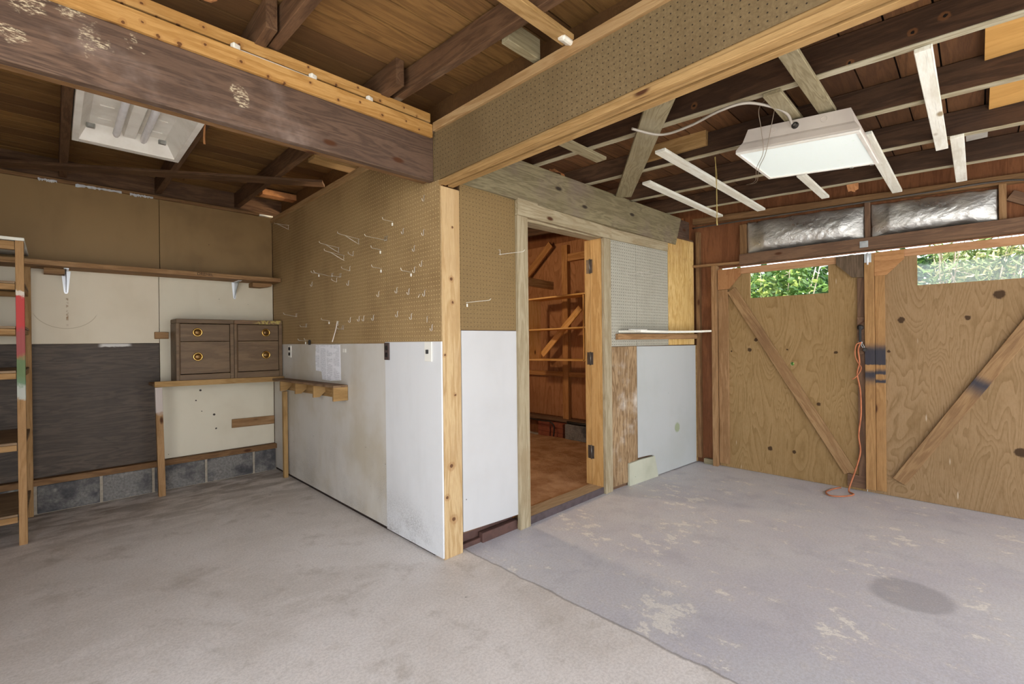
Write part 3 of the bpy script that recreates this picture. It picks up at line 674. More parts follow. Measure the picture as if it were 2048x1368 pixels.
# jambs, head jamb and sill
struct(board('trim_7', (.676, .075, .05), (.676, .075, 2.03), .14, .022, MAT['jamb'], side=(0, 1, 0)))
struct(board('trim_8', (.665, .06, 2.022), (1.59, .06, 2.04), .11, .02, MAT['casing'], side=(0, 1, 0)))
t = empty('door_jamb', (1.58, .08, .05), 'light pine hinge jamb on the right of the doorway with three hinges and no door', 'door jamb')
board('board', (1.575, .054, .05), (1.575, .054, 2.03), .104, .03, MAT['jamb'], side=(0, 1, 0), parent=t)
board('board', (1.575, .136, .05), (1.575, .136, 2.03), .054, .03, MAT['jamb'], side=(0, 1, 0), parent=t)
for za, zb in ((1.762, 1.872), (1.022, 1.122), (.263, .367)):
    m = MB(); m.box(1.5565, 1.5595, .084, .106, za, zb).box(1.5565, 1.5595, .110, .142, za, zb)
    h = part('hinge', m, MAT['hinge'], t); h['label'] = 'rusty steel butt hinge'
    kn = MB().tube([(1.5545, .108, za-.004), (1.5545, .108, zb+.004)], .006, 8).build('pin', MAT['hinge']); kn.parent = h; kn.matrix_parent_inverse = Matrix.Translation(-t.location).inverted() if False else Matrix()
    kn.matrix_world = kn.matrix_world
    kn.location = kn.location; bpy.context.view_layer.update(); w = Matrix.Translation((1.5545, .108, za-.004)); kn.matrix_parent_inverse = h.matrix_world.inverted(); kn.matrix_basis = w
t = empty('door_sill', (1.12, .06, 0), 'worn wooden door sill with dark painted front edge', 'sill')
board('tread', (.692, .066, .034), (1.585, .066, .034), .125, .036, MAT['sill_wood'], side=(0, 1, 0), parent=t)
board('painted_edge', (.692, .001, .026), (1.57, .001, .026), .052, .006, MAT['sill_paint'], parent=t)

# weathered doorway beam
t = empty('doorway_beam', (1.4, 0, 2.13), 'weathered grey beam laid over the doorway', 'beam')
X = Vector((2.485, -.10, 0)).normalized()
m = MB(); m.prism([(.02, 2.133), (2.36, 2.112), (2.50, 2.11), (2.61, 2.372), (.02, 2.393)], .038, 'y', -.002)
MB_M = Matrix.Translation((.135, -.003, 0)) @ Matrix.Rotation(math.atan2(-.10, 2.485), 4, 'Z')
ob = m.build('plank', MAT['beam_grey'], M=MB_M); ob.parent = t; ob.matrix_parent_inverse = t.matrix_basis.inverted()
ob = MB().box(.02, 2.86, .045, .083, 2.14, 2.386).build('plank', MAT['beam_dark'], M=MB_M); ob.parent = t; ob.matrix_parent_inverse = t.matrix_basis.inverted()
for pts, lab in [([(1.10, .05), (1.13, .02), (1.16, .0), (1.17, -.02)], 'strip of torn brown paper curling over the doorway beam'),]:
    m = MB(); n = 16; pr = None
    for i in range(n+1):
        s_ = i/n; x = 1.02+.28*s_; z = 2.44+.05*math.sin(7*s_)+.02*noise.noise(Vector((s_*9, 0, 0)))-.04*s_; y = .07+.02*math.sin(11*s_)
        a, b = m.bm.verts.new((x, y, z)), m.bm.verts.new((x+.01, y-.03, z-.02-.03*abs(noise.noise(Vector((s_*6, 3, 0))))))
        if pr: m.bm.faces.new([pr[0], a, b, pr[1]])
        pr = (a, b)
    o = m.build('torn_paper', MAT['kraft']); tag(o, lab, 'torn paper'); o.modifiers.new('thickness', 'SOLIDIFY').thickness = .001

# wall right of the doorway (slightly crooked plane; built flat, then turned)
def rpanel(name, mb, mat, lab, cat, group=None): return tag(mb.build(name, mat, M=MR), lab, cat, group)
G = 'painted pegboard sheets right of the doorway'
rpanel('pegboard', MB().box(.025, .371, .004, .012, 1.168, 2.03), MAT['peg_grey'], 'grey painted pegboard sheet right of the door casing', 'pegboard', G)
rpanel('pegboard', MB().box(.374, .868, .004, .012, 1.168, 2.03), MAT['peg_grey'], 'grey painted pegboard sheet beside the blond siding board', 'pegboard', G)
rpanel('trim_board', MB().box(.025, .868, -.002, .02, 2.032, 2.125, .001), MAT['casing'], 'pale board above the grey painted pegboard', 'trim board')
rpanel('siding_board', MB().box(.872, 1.335, .002, .018, 1.168, 2.175), MAT['blond_ply'], 'blond grooved siding board between grey pegboard and the corner', 'siding')
rpanel('siding_board', MB().box(.025, .368, .002, .018, .03, 1.164), MAT['striped_ply'], 'worn striped siding board under the corner shelf, next to the casing', 'siding')
rpanel('wall_panel', MB().prism([(.37, 1.163), (1.352, 1.158), (1.352, .010), (.652, .006), (.595, .196), (.53, .205), (.37, .21)], .012, 'y', .0), MAT['corner_white'], 'pale wallboard panel under the corner shelf with a green smudge', 'wall panel')
rpanel('plaster_patch', MB().prism([(.228, .0), (.655, .0), (.60, .19), (.40, .195), (.228, .188)], .02, 'y', -.014), MAT['patch'], 'grey plaster patch at the foot of the corner wall', 'patch')
rpanel('stud', MB().box(1.353, 1.372, -.006, .03, .01, 1.16), MAT['pine_warm'], 'thin pine batten in the corner beside the pale panel', 'batten')
# shelf in the corner
t = empty('corner_shelf', (2.4, -.15, 1.22), 'bowed white edged shelf board on a ledger right of the doorway', 'shelf')
ob = MB().box(.075, 1.34, -.028, .0, 1.222, 1.27, .002).build('ledger', MAT['frame_light'], M=MR); ob.parent = t; ob.matrix_parent_inverse = t.matrix_basis.inverted()
m = MB(); n = 12; rows = []
for i in range(n+1):
    s_ = i/n; xb = 1.752+(2.985-1.752)*s_; yb = -.03-.098*s_; xf = 1.755+(2.94-1.755)*s_; yf = -.232-.075*s_; z = 1.2715+.012*(2*s_-1)**2*(.6)+.008*s_
    rows.append([m.bm.verts.new((x, y, z+d)) for x, y, d in ((xb, yb, 0), (xf, yf, 0), (xf, yf, .018), (xb, yb, .018))])
for i in range(n):
    for q in range(4): m.bm.faces.new([rows[i][q], rows[i+1][q], rows[i+1][(q+1) % 4], rows[i][(q+1) % 4]])
m.bm.faces.new(rows[0]); m.bm.faces.new(rows[-1][::-1])
part('shelf_board', m, MAT['strip'], t)
m = MB(); m.box(-.125, .125, -.01, .01, 0, .008, .001, Matrix.Translation((1.90, -.125, 1.2985)) @ Matrix.Rotation(-.03, 4, 'Z'))
tag(m.build('white_stick', MAT['white_plastic']), 'white strip lying on the corner shelf', 'stick')

# ------------------------------------------------------------------ framing of the garage door wall (x = 3)
G = 'studs of the garage door wall'
def stud(p0, p1, w, lab, mat='frame', t=.05, side=(0, 1, 0), group=G, cat='stud', name='stud'):
    return tag(board(name, p0, p1, w, t, MAT[mat], side=side), lab, cat, group)
stud((3.018, -.155, .05), (3.018, -.155, 2.275), .035, 'brown corner stud beside the blond siding')
stud((3.0, -.322, 0), (3.0, -.322, 1.918), .044, 'door jamb post beside the left garage door, light edged', 'frame_light', .08)
stud((3.015, -.582, 1.996), (3.015, -.582, 2.272), .055, 'short stud left of the foil batts')
stud((3.010, -1.50, 1.996), (3.010, -1.50, 2.272), .034, 'short dark stud between the two foil batts', 'frame_dark', .06)
stud((3.015, -2.225, 1.996), (3.015, -2.225, 2.272), .036, 'short stud right of the foil batts', 'frame_light')
stud((3.015, -.2, .025), (3.015, -.32, .025), .05, 'weathered sill block at the foot of the corner stud', 'brace_grey', side=(0, 0, 1))
tag(board('top_plate', (3.015, -4.4, 2.222), (3.015, -.10, 2.302), .06, .06, MAT['frame_light']) if False else board('top_plate', (3.012, -4.4, 2.140), (3.012, -.115, 2.382), .055, .06, MAT['frame']), 'sloping top plate above the foil batts', 'plate')
tag(board('door_header', (2.985, -4.4, 1.947), (2.985, -.56, 1.947), .094, .06, MAT['frame_dark']), 'brown header board over the garage doors, its underside bright', 'header')
tag(board('ledger_strip', (2.985, -.565, 1.920), (2.975, -.11, 1.936), .022, .05, MAT['frame_light']), 'short light ledger strip left of the door header', 'ledger')
# recessed bay right of the foil
stud((3.03, -2.26, 2.16), (3.03, -2.75, 1.85), .07, 'dark slanted brace in the top right corner', 'frame_dark', .03, side=(0, .6, 1), cat='brace', name='corner_brace')
# foil-faced insulation batts
def foil(y0, y1, z0a, z1a, z1b, seed, lab):
    m = MB(); nu, nv = 90, 36; V = []
    for i in range(nu+1):
        for j in range(nv+1):
            u, v = i/nu, j/nv; y = y0+(y1-y0)*u; z = z0a+(z1a+(z1b-z1a)*u-z0a)*v
            edge = min(1, 9*min(u, 1-u))*min(1, 7*min(v, 1-v))
            P = Vector((y*9, z*9, seed))
            bulge = .052*math.sin(PI*min(1, max(0, v*.95)))**.7*min(1, 5*min(u, 1-u)+.15)*(1.15-.5*v)
            cr = .0035*noise.turbulence(Vector((y*11+z*13, z*7-y*5, seed)), 3, True)*edge + .0025*abs(noise.noise(P*4))*edge
            fold = .006*abs(math.sin((y*1.2+z)*26+3*noise.noise(P)))*max(0, .5-v)*2*edge*max(0, .5+noise.noise(P*.6))
            V.append(m.bm.verts.new((3.02-bulge-cr-fold, y+.004*noise.noise(P*2), z+.008*noise.noise(P*1.7)*(1-edge))))
    for i in range(nu):
        for j in range(nv):
            a = i*(nv+1)+j; f = m.bm.faces.new([V[a], V[a+1], V[a+nv+2], V[a+nv+1]]); f.smooth = True
    o = m.build('insulation_batt', MAT['foil']); tag(o, lab, 'insulation batt', 'foil batts above the doors')
    o.modifiers.new('thickness', 'SOLIDIFY').thickness = .0015
foil(-.614, -1.478, 2.002, 2.284, 2.254, 1.3, 'silver foil insulation batt above the left garage door')
foil(-1.522, -2.203, 2.004, 2.252, 2.214, 7.7, 'silver foil insulation batt above the right garage door')
# cables on the plate
tag(MB().tube(bez([(2.975, -.12, 2.315), (2.97, -.6, 2.302), (2.972, -1.2, 2.283), (2.965, -1.8, 2.262), (2.96, -2.15, 2.255), (2.95, -2.35, 2.22), (2.95, -2.6, 2.10)]), .007).build('power_cable', MAT['dark_cable']), 'grey power cable clipped along the top plate above the foil', 'cable')

# ------------------------------------------------------------------ garage doors
def circ(y, z, r, n=14): return [(y+r*math.cos(2*PI*k/n), z+r*math.sin(2*PI*k/n)) for k in range(n)]
def rect(y0, y1, z0, z1): return [(y0, z0), (y1, z0), (y1, z1), (y0, z1)]
t = empty('door_1', (3.02, -.91, .012), 'left plywood garage door leaf with small window and diagonal brace', 'garage door'); t['kind'] = 'structure'
m = MB(); m.sheet(rect(-1.4785, -.3475, .002, 1.878), [rect(-1.234, -.631, 1.59, 1.818), circ(-.965, .996, .016)], .014, 'x', 3.02)
part('door_panel', m, MAT['door1'], t)
board('stile', (3.009, -.394, .03), (3.009, -.394, 1.685), .09, .02, MAT['frame_light'], (0, 1, 0), t)
board('stile', (3.009, -1.453, .12), (3.009, -1.453, 1.69), .047, .02, MAT['frame_dark'], (0, 1, 0), t)
board('top_rail', (3.009, -.35, 1.849), (3.009, -1.47, 1.849), .056, .02, MAT['rail_red'], (0, 0, 1), t)
board('bottom_rail', (3.009, -1.355, .075), (3.009, -1.476, .072), .10, .02, MAT['frame_dark'], (0, 0, 1), t)
board('diagonal_brace', (3.007, -.47, 1.68), (3.007, -1.372, .135), .084, .022, MAT['diag'], (0, 1, .6), t)
part('gusset', MB().prism([(-.352, 1.876), (-.558, 1.876), (-.557, 1.808), (-.455, 1.688), (-.352, 1.686)], .012, 'x', 2.985), MAT['gusset_red'], t)
part('gusset', MB().prism([(-1.295, 1.874), (-1.295, 1.81), (-1.40, 1.697), (-1.475, 1.69), (-1.475, 1.874)], .012, 'x', 2.985), MAT['gusset_old'], t)['label'] = 'weathered dark gusset'
t2 = empty('door_2', (3.02, -2.07, .012), 'right plywood garage door leaf with sprayed blue paint and diagonal brace', 'garage door'); t2['kind'] = 'structure'
m = MB(); m.sheet(rect(-2.695, -1.4825, .002, 1.878), [rect(-2.40, -1.788, 1.60, 1.822), circ(-1.524, .579, .010)], .014, 'x', 3.02)
part('door_panel', m, MAT['door2'], t2)
m = MB()
ob = board('astragal', (2.996, -1.509, .03), (2.996, -1.509, 1.872), .06, .046, MAT['astragal'], (0, 1, 0), t2)
board('stile', (3.007, -1.571, .03), (3.007, -1.571, 1.872), .060, .024, MAT['astragal2'], (0, 1, 0), t2)
board('top_rail', (3.009, -1.60, 1.850), (3.009, -2.69, 1.850), .054, .02, MAT['rail_red'], (0, 0, 1), t2)
board('diagonal_brace', (3.007, -1.675, .125), (3.007, -2.60, 1.74), .084, .022, MAT['diag_blue'], (0, 1, -.6), t2)
part('gusset', MB().prism([(-1.541, 1.874), (-1.718, 1.874), (-1.718, 1.805), (-1.615, 1.694), (-1.541, 1.694)], .012, 'x', 2.982), MAT['gusset'], t2)
# glass panes
for n, (y0, y1, z0_, z1_) in enumerate([(-1.236, -.629, 1.588, 1.820), (-2.402, -1.786, 1.598, 1.824)], 1):
    o = MB().box(3.0345, 3.0375, y0, y1, z0_, z1_).build('window_%d' % n, MAT['glass'], keep=True); struct(o)
# hardware
t = empty('door_latch', (2.995, -1.45, 1.10), 'black sliding latch bolted to a brown plate at the meeting edge of the doors', 'latch')
part('backing_plate', MB().box(2.990, 2.999, -1.475, -1.428, 1.085, 1.38, .002), MAT['frame_dark'], t)
part('bar', MB().box(2.978, 2.986, -1.457, -1.441, 1.17, 1.31, .002), MAT['black'], t)
part('bolt_head', MB().lathe([(0, -.006), (.02, -.004), (.022, 0), (.022, .006)], (2.984, -1.449, 1.297), 'x', 16), MAT['dark_metal'], t)
part('bolt_head', MB().lathe([(0, -.006), (.014, -.004), (.016, 0), (.016, .006)], (2.984, -1.449, 1.178), 'x', 16), MAT['steel'], t)
t = empty('padlock', (2.98, -1.487, 1.10), 'small brassy padlock hooked at the meeting edge of the doors', 'padlock')
m = MB(); m.box(-.008, .008, -.012, .012, -.028, 0, .003, Matrix.Translation((2.962, -1.487, 1.135)) @ Matrix.Rotation(.5, 4, 'X')); part('body', m, MAT['dark_metal'], t)
part('shackle', MB().tube(bez([(2.962, -1.480, 1.128), (2.964, -1.472, 1.158), (2.966, -1.463, 1.168), (2.966, -1.458, 1.158), (2.966, -1.470, 1.135)]), .003), MAT['steel'], t)
t = empty('barrel_bolt', (2.97, -1.502, 1.78), 'zinc barrel bolt at the top of the door meeting strip', 'bolt')
part('plate', MB().box(2.969, 2.972, -1.524, -1.480, 1.80, 1.872, .001), MAT['steel'], t)
part('rod', MB().tube([(2.963, -1.502, 1.783), (2.963, -1.502, 1.876)], .006, 8), MAT['bracket'], t)
tag(MB().box(2.9515, 2.9548, -1.508, -1.455, 1.918, 1.968, .001).build('strike_plate', MAT['steel']), 'square zinc strike plate on the door header', 'plate')
# rope
pts = bez([(2.975, -1.452, 1.175), (2.966, -1.438, 1.12), (2.965, -1.445, 1.02), (2.966, -1.43, .93), (2.97, -1.448, .80), (2.965, -1.452, .62), (2.96, -1.437, .45), (2.955, -1.447, .32), (2.95, -1.415, .17), (2.94, -1.385, .06), (2.90, -1.38, .010),
           (2.84, -1.42, .008), (2.74, -1.375, .008), (2.69, -1.30, .008), (2.76, -1.255, .008), (2.87, -1.275, .009), (2.945, -1.32, .016)], 8)
tag(MB().tube(pts, .0055, 6).tube(bez([(2.972, -1.46, 1.18), (2.965, -1.425, 1.16), (2.963, -1.418, 1.08), (2.965, -1.436, 1.02), (2.964, -1.456, .98), (2.962, -1.438, .93), (2.962, -1.415, .90), (2.963, -1.398, .888)]), .0045, 6).build('rope', MAT['rope']), 'frayed orange rope hanging from the latch and coiled on the floor', 'rope')

# ------------------------------------------------------------------ room behind the doorway
G = 'bare studs seen through the doorway'
for y, lab in [(1.50, 'bare stud in the middle of the doorway view'), (2.35, 'bare stud in the far back corner of the little room'), (.80, 'bare stud hidden at the right of the little room')]:
    tag(board('stud', (3.0, y, .245), (3.0, y, 2.40), .088, .06, MAT['closet_wood'], side=(0, 1, 0)), lab, 'stud', G)
tag(MB().box(3.03, 3.043, .0, 2.74, .26, 2.45).build('sheathing_panel', MAT['closet_ply']), 'reddish plywood sheathing behind the bare studs', 'sheathing')
tag(board('sill_plate', (2.985, .0, .228), (2.985, 2.74, .228), .034, .11, MAT['frame_dark'], side=(0, 0, 1)), 'old sill plate under the bare studs', 'plate')
tag(board('blocking', (3.0, .84, 2.24), (3.0, 1.455, 2.24), .09, .05, MAT['closet_wood']), 'upper blocking between studs in the little room', 'block', 'blocking between the bare studs')
tag(board('blocking', (3.0, .84, .80), (3.0, 2.3, .80), .06, .03, MAT['closet_wood']) , 'low horizontal blocking under the pine shelf case', 'block', 'blocking between the bare studs')
tag(board('diagonal_brace', (2.96, 2.20, 2.02), (2.96, 1.70, 2.44), .09, .03, MAT['closet_wood'], side=(0, 1, 1)), 'diagonal brace at top left of the doorway view', 'brace')
tag(board('cross_beam', (1.40, 1.21, 1.86), (2.62, 1.40, 1.86), .088, .038, MAT['closet_wood']), 'horizontal two-by-four sticking out above the pine shelf case', 'lumber')
t = empty('shelf_case', (2.72, 1.4, 1.0), 'open pine shelf case hung on the far wall of the little room', 'shelf case')
for z in (1.735, 1.362, 1.0):
    board('shelf', (2.72, .90, z), (2.72, 1.80, z-.012), .24, .018, MAT['shelf_pine'], (1, 0, 0), t)
board('side_panel', (2.72, 1.79, .985), (2.72, 1.79, 1.722), .24, .018, MAT['shelf_pine'], (1, 0, 0), t)
board('side_panel', (2.72, .945, .985), (2.72, .945, 1.722), .24, .018, MAT['shelf_pine'], (1, 0, 0), t)
board('back_brace', (2.85, 1.17, 1.60), (2.85, 1.77, 1.04), .075, .02, MAT['shelf_pine'], (0, 1, 1), t)
m = MB(); m.box(2.87, 2.965, -.05, 1.44, -.02, .205, .005); tag(m.build('foundation_block', MAT['cmu']), 'grey foundation block wall behind the doorway jamb', 'foundation')
rnd = random.Random(11)
for i, (y, nrow) in enumerate([(1.56, 3), (1.77, 3)]):
    for r in range(nrow):
        m = MB(); m.box(-.05, .05, -.095, .095, 0, .058, .003, Matrix.Translation((2.912+rnd.uniform(-.004, .004), y+rnd.uniform(-.006, .006), .02+r*.0605)))
        tag(m.build('brick', MAT['brick']), ['lowest', 'middle', 'topmost'][r]+' brick of the '+['right', 'left'][i]+' stack beside the foundation block', 'brick', 'stacked bricks in the little room')
tag(MB().tube(bez([(2.80, 2.1, .235), (2.80, 1.75, .222), (2.80, 1.62, .225), (2.80, 1.55, .17), (2.80, 1.56, .05)]), .009).build('pipe', MAT['dark_metal']), 'thin dark pipe bent down over the bricks', 'pipe')
tag(MB().tube(bez([(2.90, 1.42, .226), (2.89, 1.25, .224), (2.91, 1.08, .224), (2.89, .9, .226)]), .018).build('hose', MAT['black']), 'black hose lying on the foundation block', 'hose')

# ------------------------------------------------------------------ wall shelf at the back
t = empty('wall_shelf', (-.9, 2.62, 1.74), 'long pine wall shelf across the back wall on white brackets', 'shelf')
sb = board('shelf_board', (-2.35, 2.615, 1.803), (-.012, 2.615, 1.812), .25, .036, MAT['frame_light'], (0, 1, 0), t)
part('cleat', MB().prism([(-1.575, 1.748), (-1.575, 1.786), (-1.465, 1.786), (-1.465, 1.748)], .12, 'y', 2.625), MAT['frame_light'], t)
part('cleat', MB().prism([(-.215, 1.75), (-.215, 1.788), (-.05, 1.79), (-.05, 1.765), (-.12, 1.75)], .12, 'y', 2.625), MAT['frame_light'], t)
fc = bpy.data.curves.new('lettering', 'FONT'); fc.body = 'DREMEL'; fc.size = .032; fc.extrude = .0004
fo = bpy.data.objects.new('lettering_source', fc); COL.objects.link(fo); bpy.context.view_layer.update()
me = bpy.data.meshes.new_from_object(fo.evaluated_get(bpy.context.evaluated_depsgraph_get())); bpy.data.objects.remove(fo)
me.materials.clear(); me.materials.append(MAT['ink'])
lo = bpy.data.objects.new('marker_lettering', me); COL.objects.link(lo); lo.parent = t
lo.matrix_parent_inverse = t.matrix_basis.inverted(); lo.matrix_world = Matrix.Translation((-.672, 2.4893, 1.801)) @ Matrix.Rotation(PI/2, 4, 'X') @ Matrix.Rotation(.004, 4, 'Z'); lo['label'] = 'black hand lettering on the shelf edge'
G = 'white shelf brackets'
for x, zt, s_, lab in [(-1.458, 1.786, 1.0, 'white metal shelf bracket left under the long wall shelf'), (-.334, 1.792, .9, 'white metal shelf bracket right under the long wall shelf')]:
    t = empty('shelf_bracket', (x, 2.74, zt-.17), lab, 'bracket', G)
    m = MB(); zb = zt-.172*s_
    m.prism([(x-.026*s_, zt-.002), (x+.026*s_, zt-.002), (x+.012*s_, zb+.012), (x+.006, zb), (x-.006, zb), (x-.012*s_, zb+.012)], .004, 'y', 2.745)
    part('wall_plate', m, MAT['bracket'], t)
    part('rib', MB().prism([(2.745, zt-.004), (2.58, zt-.004), (2.60, zt-.012), (2.735, zb+.03), (2.745, zb+.01)], .003, 'x', x-.0015), MAT['steel'], t)
    part('arm', MB().box(x-.014, x+.014, 2.56, 2.744, zt-.004, zt-.0005), MAT['bracket'], t)
tag(MB().box(-.93, -.835, 2.726, 2.749, 1.27, 1.328, .002).build('nailer_block', MAT['frame_light']), 'small wood block on the wall left of the drawer cabinets', 'block')
tag(board('plank', (-.37, 2.738, .488), (-.008, 2.738, .482), .078, .02, MAT['frame_light']), 'short plank nailed low on the cream wall beneath the bench', 'plank')

# ------------------------------------------------------------------ bench and ledge
t = empty('workbench', (-.48, 2.6, 0), 'narrow wall bench with one slanted front leg in the back corner', 'bench')
part('top', MB().box(-.972, -.006, 2.486, 2.745, .889, .912, .002), MAT['bench_top'], t)
board('front_rail', (-.968, 2.47, .908), (-.004, 2.47, .893), .044, .03, MAT['pine_warm'], parent=t)
board('leg', (-.941, 2.492, .884), (-.917, 2.552, .0), .046, .044, MAT['leg_paint'], (1, 0, 0), t)
board('leg', (-.036, 2.352, .0), (-.038, 2.352, .785), .036, .036, MAT['pine_warm'], (1, 0, 0), t)
t = empty('ledge', (-.055, 1.8, .79), 'narrow pine ledge with open compartments along the partition', 'ledge')
board('top', (-.056, 1.15, .905), (-.056, 2.45, .892), .108, .016, MAT['bench_top'], (1, 0, 0), t)
board('back_rail', (-.008, 1.16, .852), (-.008, 2.45, .84), .09, .012, MAT['pine_warm'], (0, 0, 1), t)
part('end_block', MB().box(-.112, -.003, 1.148, 1.168, .800, .898, .002), MAT['pine_warm'], t)
for y in (1.515, 1.89, 2.245):
    part('divider', MB().prism([(-.108, .895-(y-1.15)*.01), (-.108, .80), (-.06, .80), (-.015, .84), (-.015, .895-(y-1.15)*.01)], .018, 'y', y), MAT['pine_warm'], t)

# ------------------------------------------------------------------ drawer cabinets
def cabinet(x0, x1, lab, peel):
    yf, yb, zb, zt = 2.488, 2.735, .914, 1.432
    t = empty('drawer_cabinet', ((x0+x1)/2, (yf+yb)/2, zb), lab, 'cabinet', 'drawer cabinets on the bench')
    c = MAT['cab']
    part('side_panel', MB().box(x0, x0+.02, yf, yb, zb, 1.395, .001), c, t)
    part('side_panel', MB().box(x1-.028, x1, yf, yb, zb, 1.395, .001), c, t)
    part('top', MB().box(x0, x1, yf-.004, yb, 1.396, zt, .004), MAT['cab_peel'] if peel else c, t)
    part('base', MB().box(x0+.0205, x1-.0285, yf, yb, zb, .972, .003), c, t)
    part('back', MB().box(x0+.0205, x1-.0285, yb-.012, yb, .973, 1.395), MAT['cab_edge'], t)
    part('inner_edge', MB().box(x0+.0205, x0+.028, yf+.001, yf+.05, .973, 1.395), MAT['cab_edge'], t)
    hx = (x0+.149) if not peel else (x0+.258)
    for za, zb_, hz in ((1.248, 1.391, 1.322), (.977, 1.244, 1.118)):
        d = part('drawer', MB().box(x0+.0295, x1-.030, yf+.010, yf+.03, za, zb_, .002), c, t)
        for nm, pr, mk in (('pull_ring', [(.036, .012), (.036, .004), (.033, .0), (.027, .0), (.025, .006), (.025, .012)], 'brass'), ('pull_cup', [(.025, .010), (.020, .0035), (.010, .0015), (0, .001)], 'brass_dark')):
            h = MB().lathe(pr, (hx, yf-.002, hz), 'y', 28).build(nm, MAT[mk], parent=d)
            h.matrix_parent_inverse = t.matrix_basis.inverted() @ t.matrix_basis
    return t
cabinet(-.822, -.4075, 'left brown drawer cabinet with brass ring pulls on the bench', False)
cabinet(-.4045, -.008, 'right brown drawer cabinet with peeling top edge on the bench', True)

# ------------------------------------------------------------------ shelf rack at the left edge
t = empty('storage_rack', (-2.08, 2.38, 0), 'tall wooden storage rack at left edge, post splashed with red and green paint', 'rack')
board('post', (-1.6715, 2.068, 0), (-1.6735, 2.068, 1.868), .037, .06, MAT['rack_post'], (1, 0, 0), t)['label'] = 'front post splashed with red, white and green paint'
board('post', (-1.658, 2.69, 0), (-1.658, 2.69, 1.80), .034, .05, MAT['rack'], (1, 0, 0), t)
board('post', (-2.50, 2.068, 0), (-2.50, 2.068, 1.868), .037, .06, MAT['rack'], (1, 0, 0), t)
board('post', (-2.50, 2.69, 0), (-2.50, 2.69, 1.80), .037, .05, MAT['rack'], (1, 0, 0), t)
part('top_board', MB().box(-2.53, -1.652, 2.036, 2.72, 1.869, 1.888, .002), MAT['strip'], t)
board('top_rail', (-2.478, 2.058, 1.838), (-1.694, 2.058, 1.838), .05, .036, MAT['rack'], parent=t)
for zt in (1.619, 1.344, 1.073, .633, .194):
    part('shelf', MB().box(-2.52, -1.6535, 2.10, 2.735, zt-.014, zt, .001).box(-2.478, -1.694, 2.038, 2.10, zt-.014, zt, .001), MAT['rack_ply'], t)
    board('shelf_rail', (-2.478, 2.056, zt-.034), (-1.694, 2.056, zt-.034), .036, .034, MAT['rack'], parent=t)
    board('shelf_rail', (-2.478, 2.64, zt-.034), (-1.694, 2.64, zt-.034), .036, .034, MAT['rack'], parent=t)
    board('side_cleat', (-1.672, 2.102, zt-.03), (-1.664, 2.66, zt-.03), .03, .018, MAT['rack'], parent=t)

# ------------------------------------------------------------------ switch, sockets, paper
t = empty('light_switch', (-.006, .113, 1.11), 'white light switch plate on the white panel beside the post', 'switch')
part('plate', MB().box(-.012, -.0045, .078, .148, 1.108, 1.222, .002), MAT['white_plastic'], t)
part('toggle', MB().box(-.026, -.0125, .106, .118, 1.152, 1.176, .002), MAT['black'], t)
t = empty('wall_socket', (-.006, .578, 1.11), 'brown wall socket on the edge of the white panel', 'socket')
part('plate', MB().box(-.012, -.0045, .546, .606, 1.107, 1.218, .002), MAT['outlet_brown'], t)
for z in (1.185, 1.14): part('outlet', MB().lathe([(0, -.002), (.015, -.002), (.016, 0)], (-.0125, .576, z), 'x', 16), MAT['black'], t)
t = empty('wall_socket', (-.003, 2.31, 1.09), 'white wall socket beside the drawer cabinets', 'socket')
part('plate', MB().box(-.008, -.0005, 2.273, 2.343, 1.093, 1.20, .002), MAT['white_plastic'], t)
for z in (1.172, 1.124): part('outlet', MB().box(-.0095, -.0085, 2.285, 2.331, z-.014, z+.014, .0), MAT['black'], t)
tag(MB().box(-.003, -.0005, 1.178, 1.228, 1.150, 1.176).build('sticker', MAT['white_plastic']), 'tiny white sticker right of the paper chart', 'sticker')
m = MB(); P = [(1.272, 1.207), (1.724, 1.205), (1.735, 1.10), (1.728, .996), (1.615, .992), (1.604, .93), (1.45, .925), (1.262, .940), (1.268, 1.05)]
m.prism(P, .0012, 'x', -.0026)
o = m.build('paper_chart', MAT['paper'], keep=True); tag(o, 'torn printed paper chart pinned on the cream panel above the ledge', 'paper')

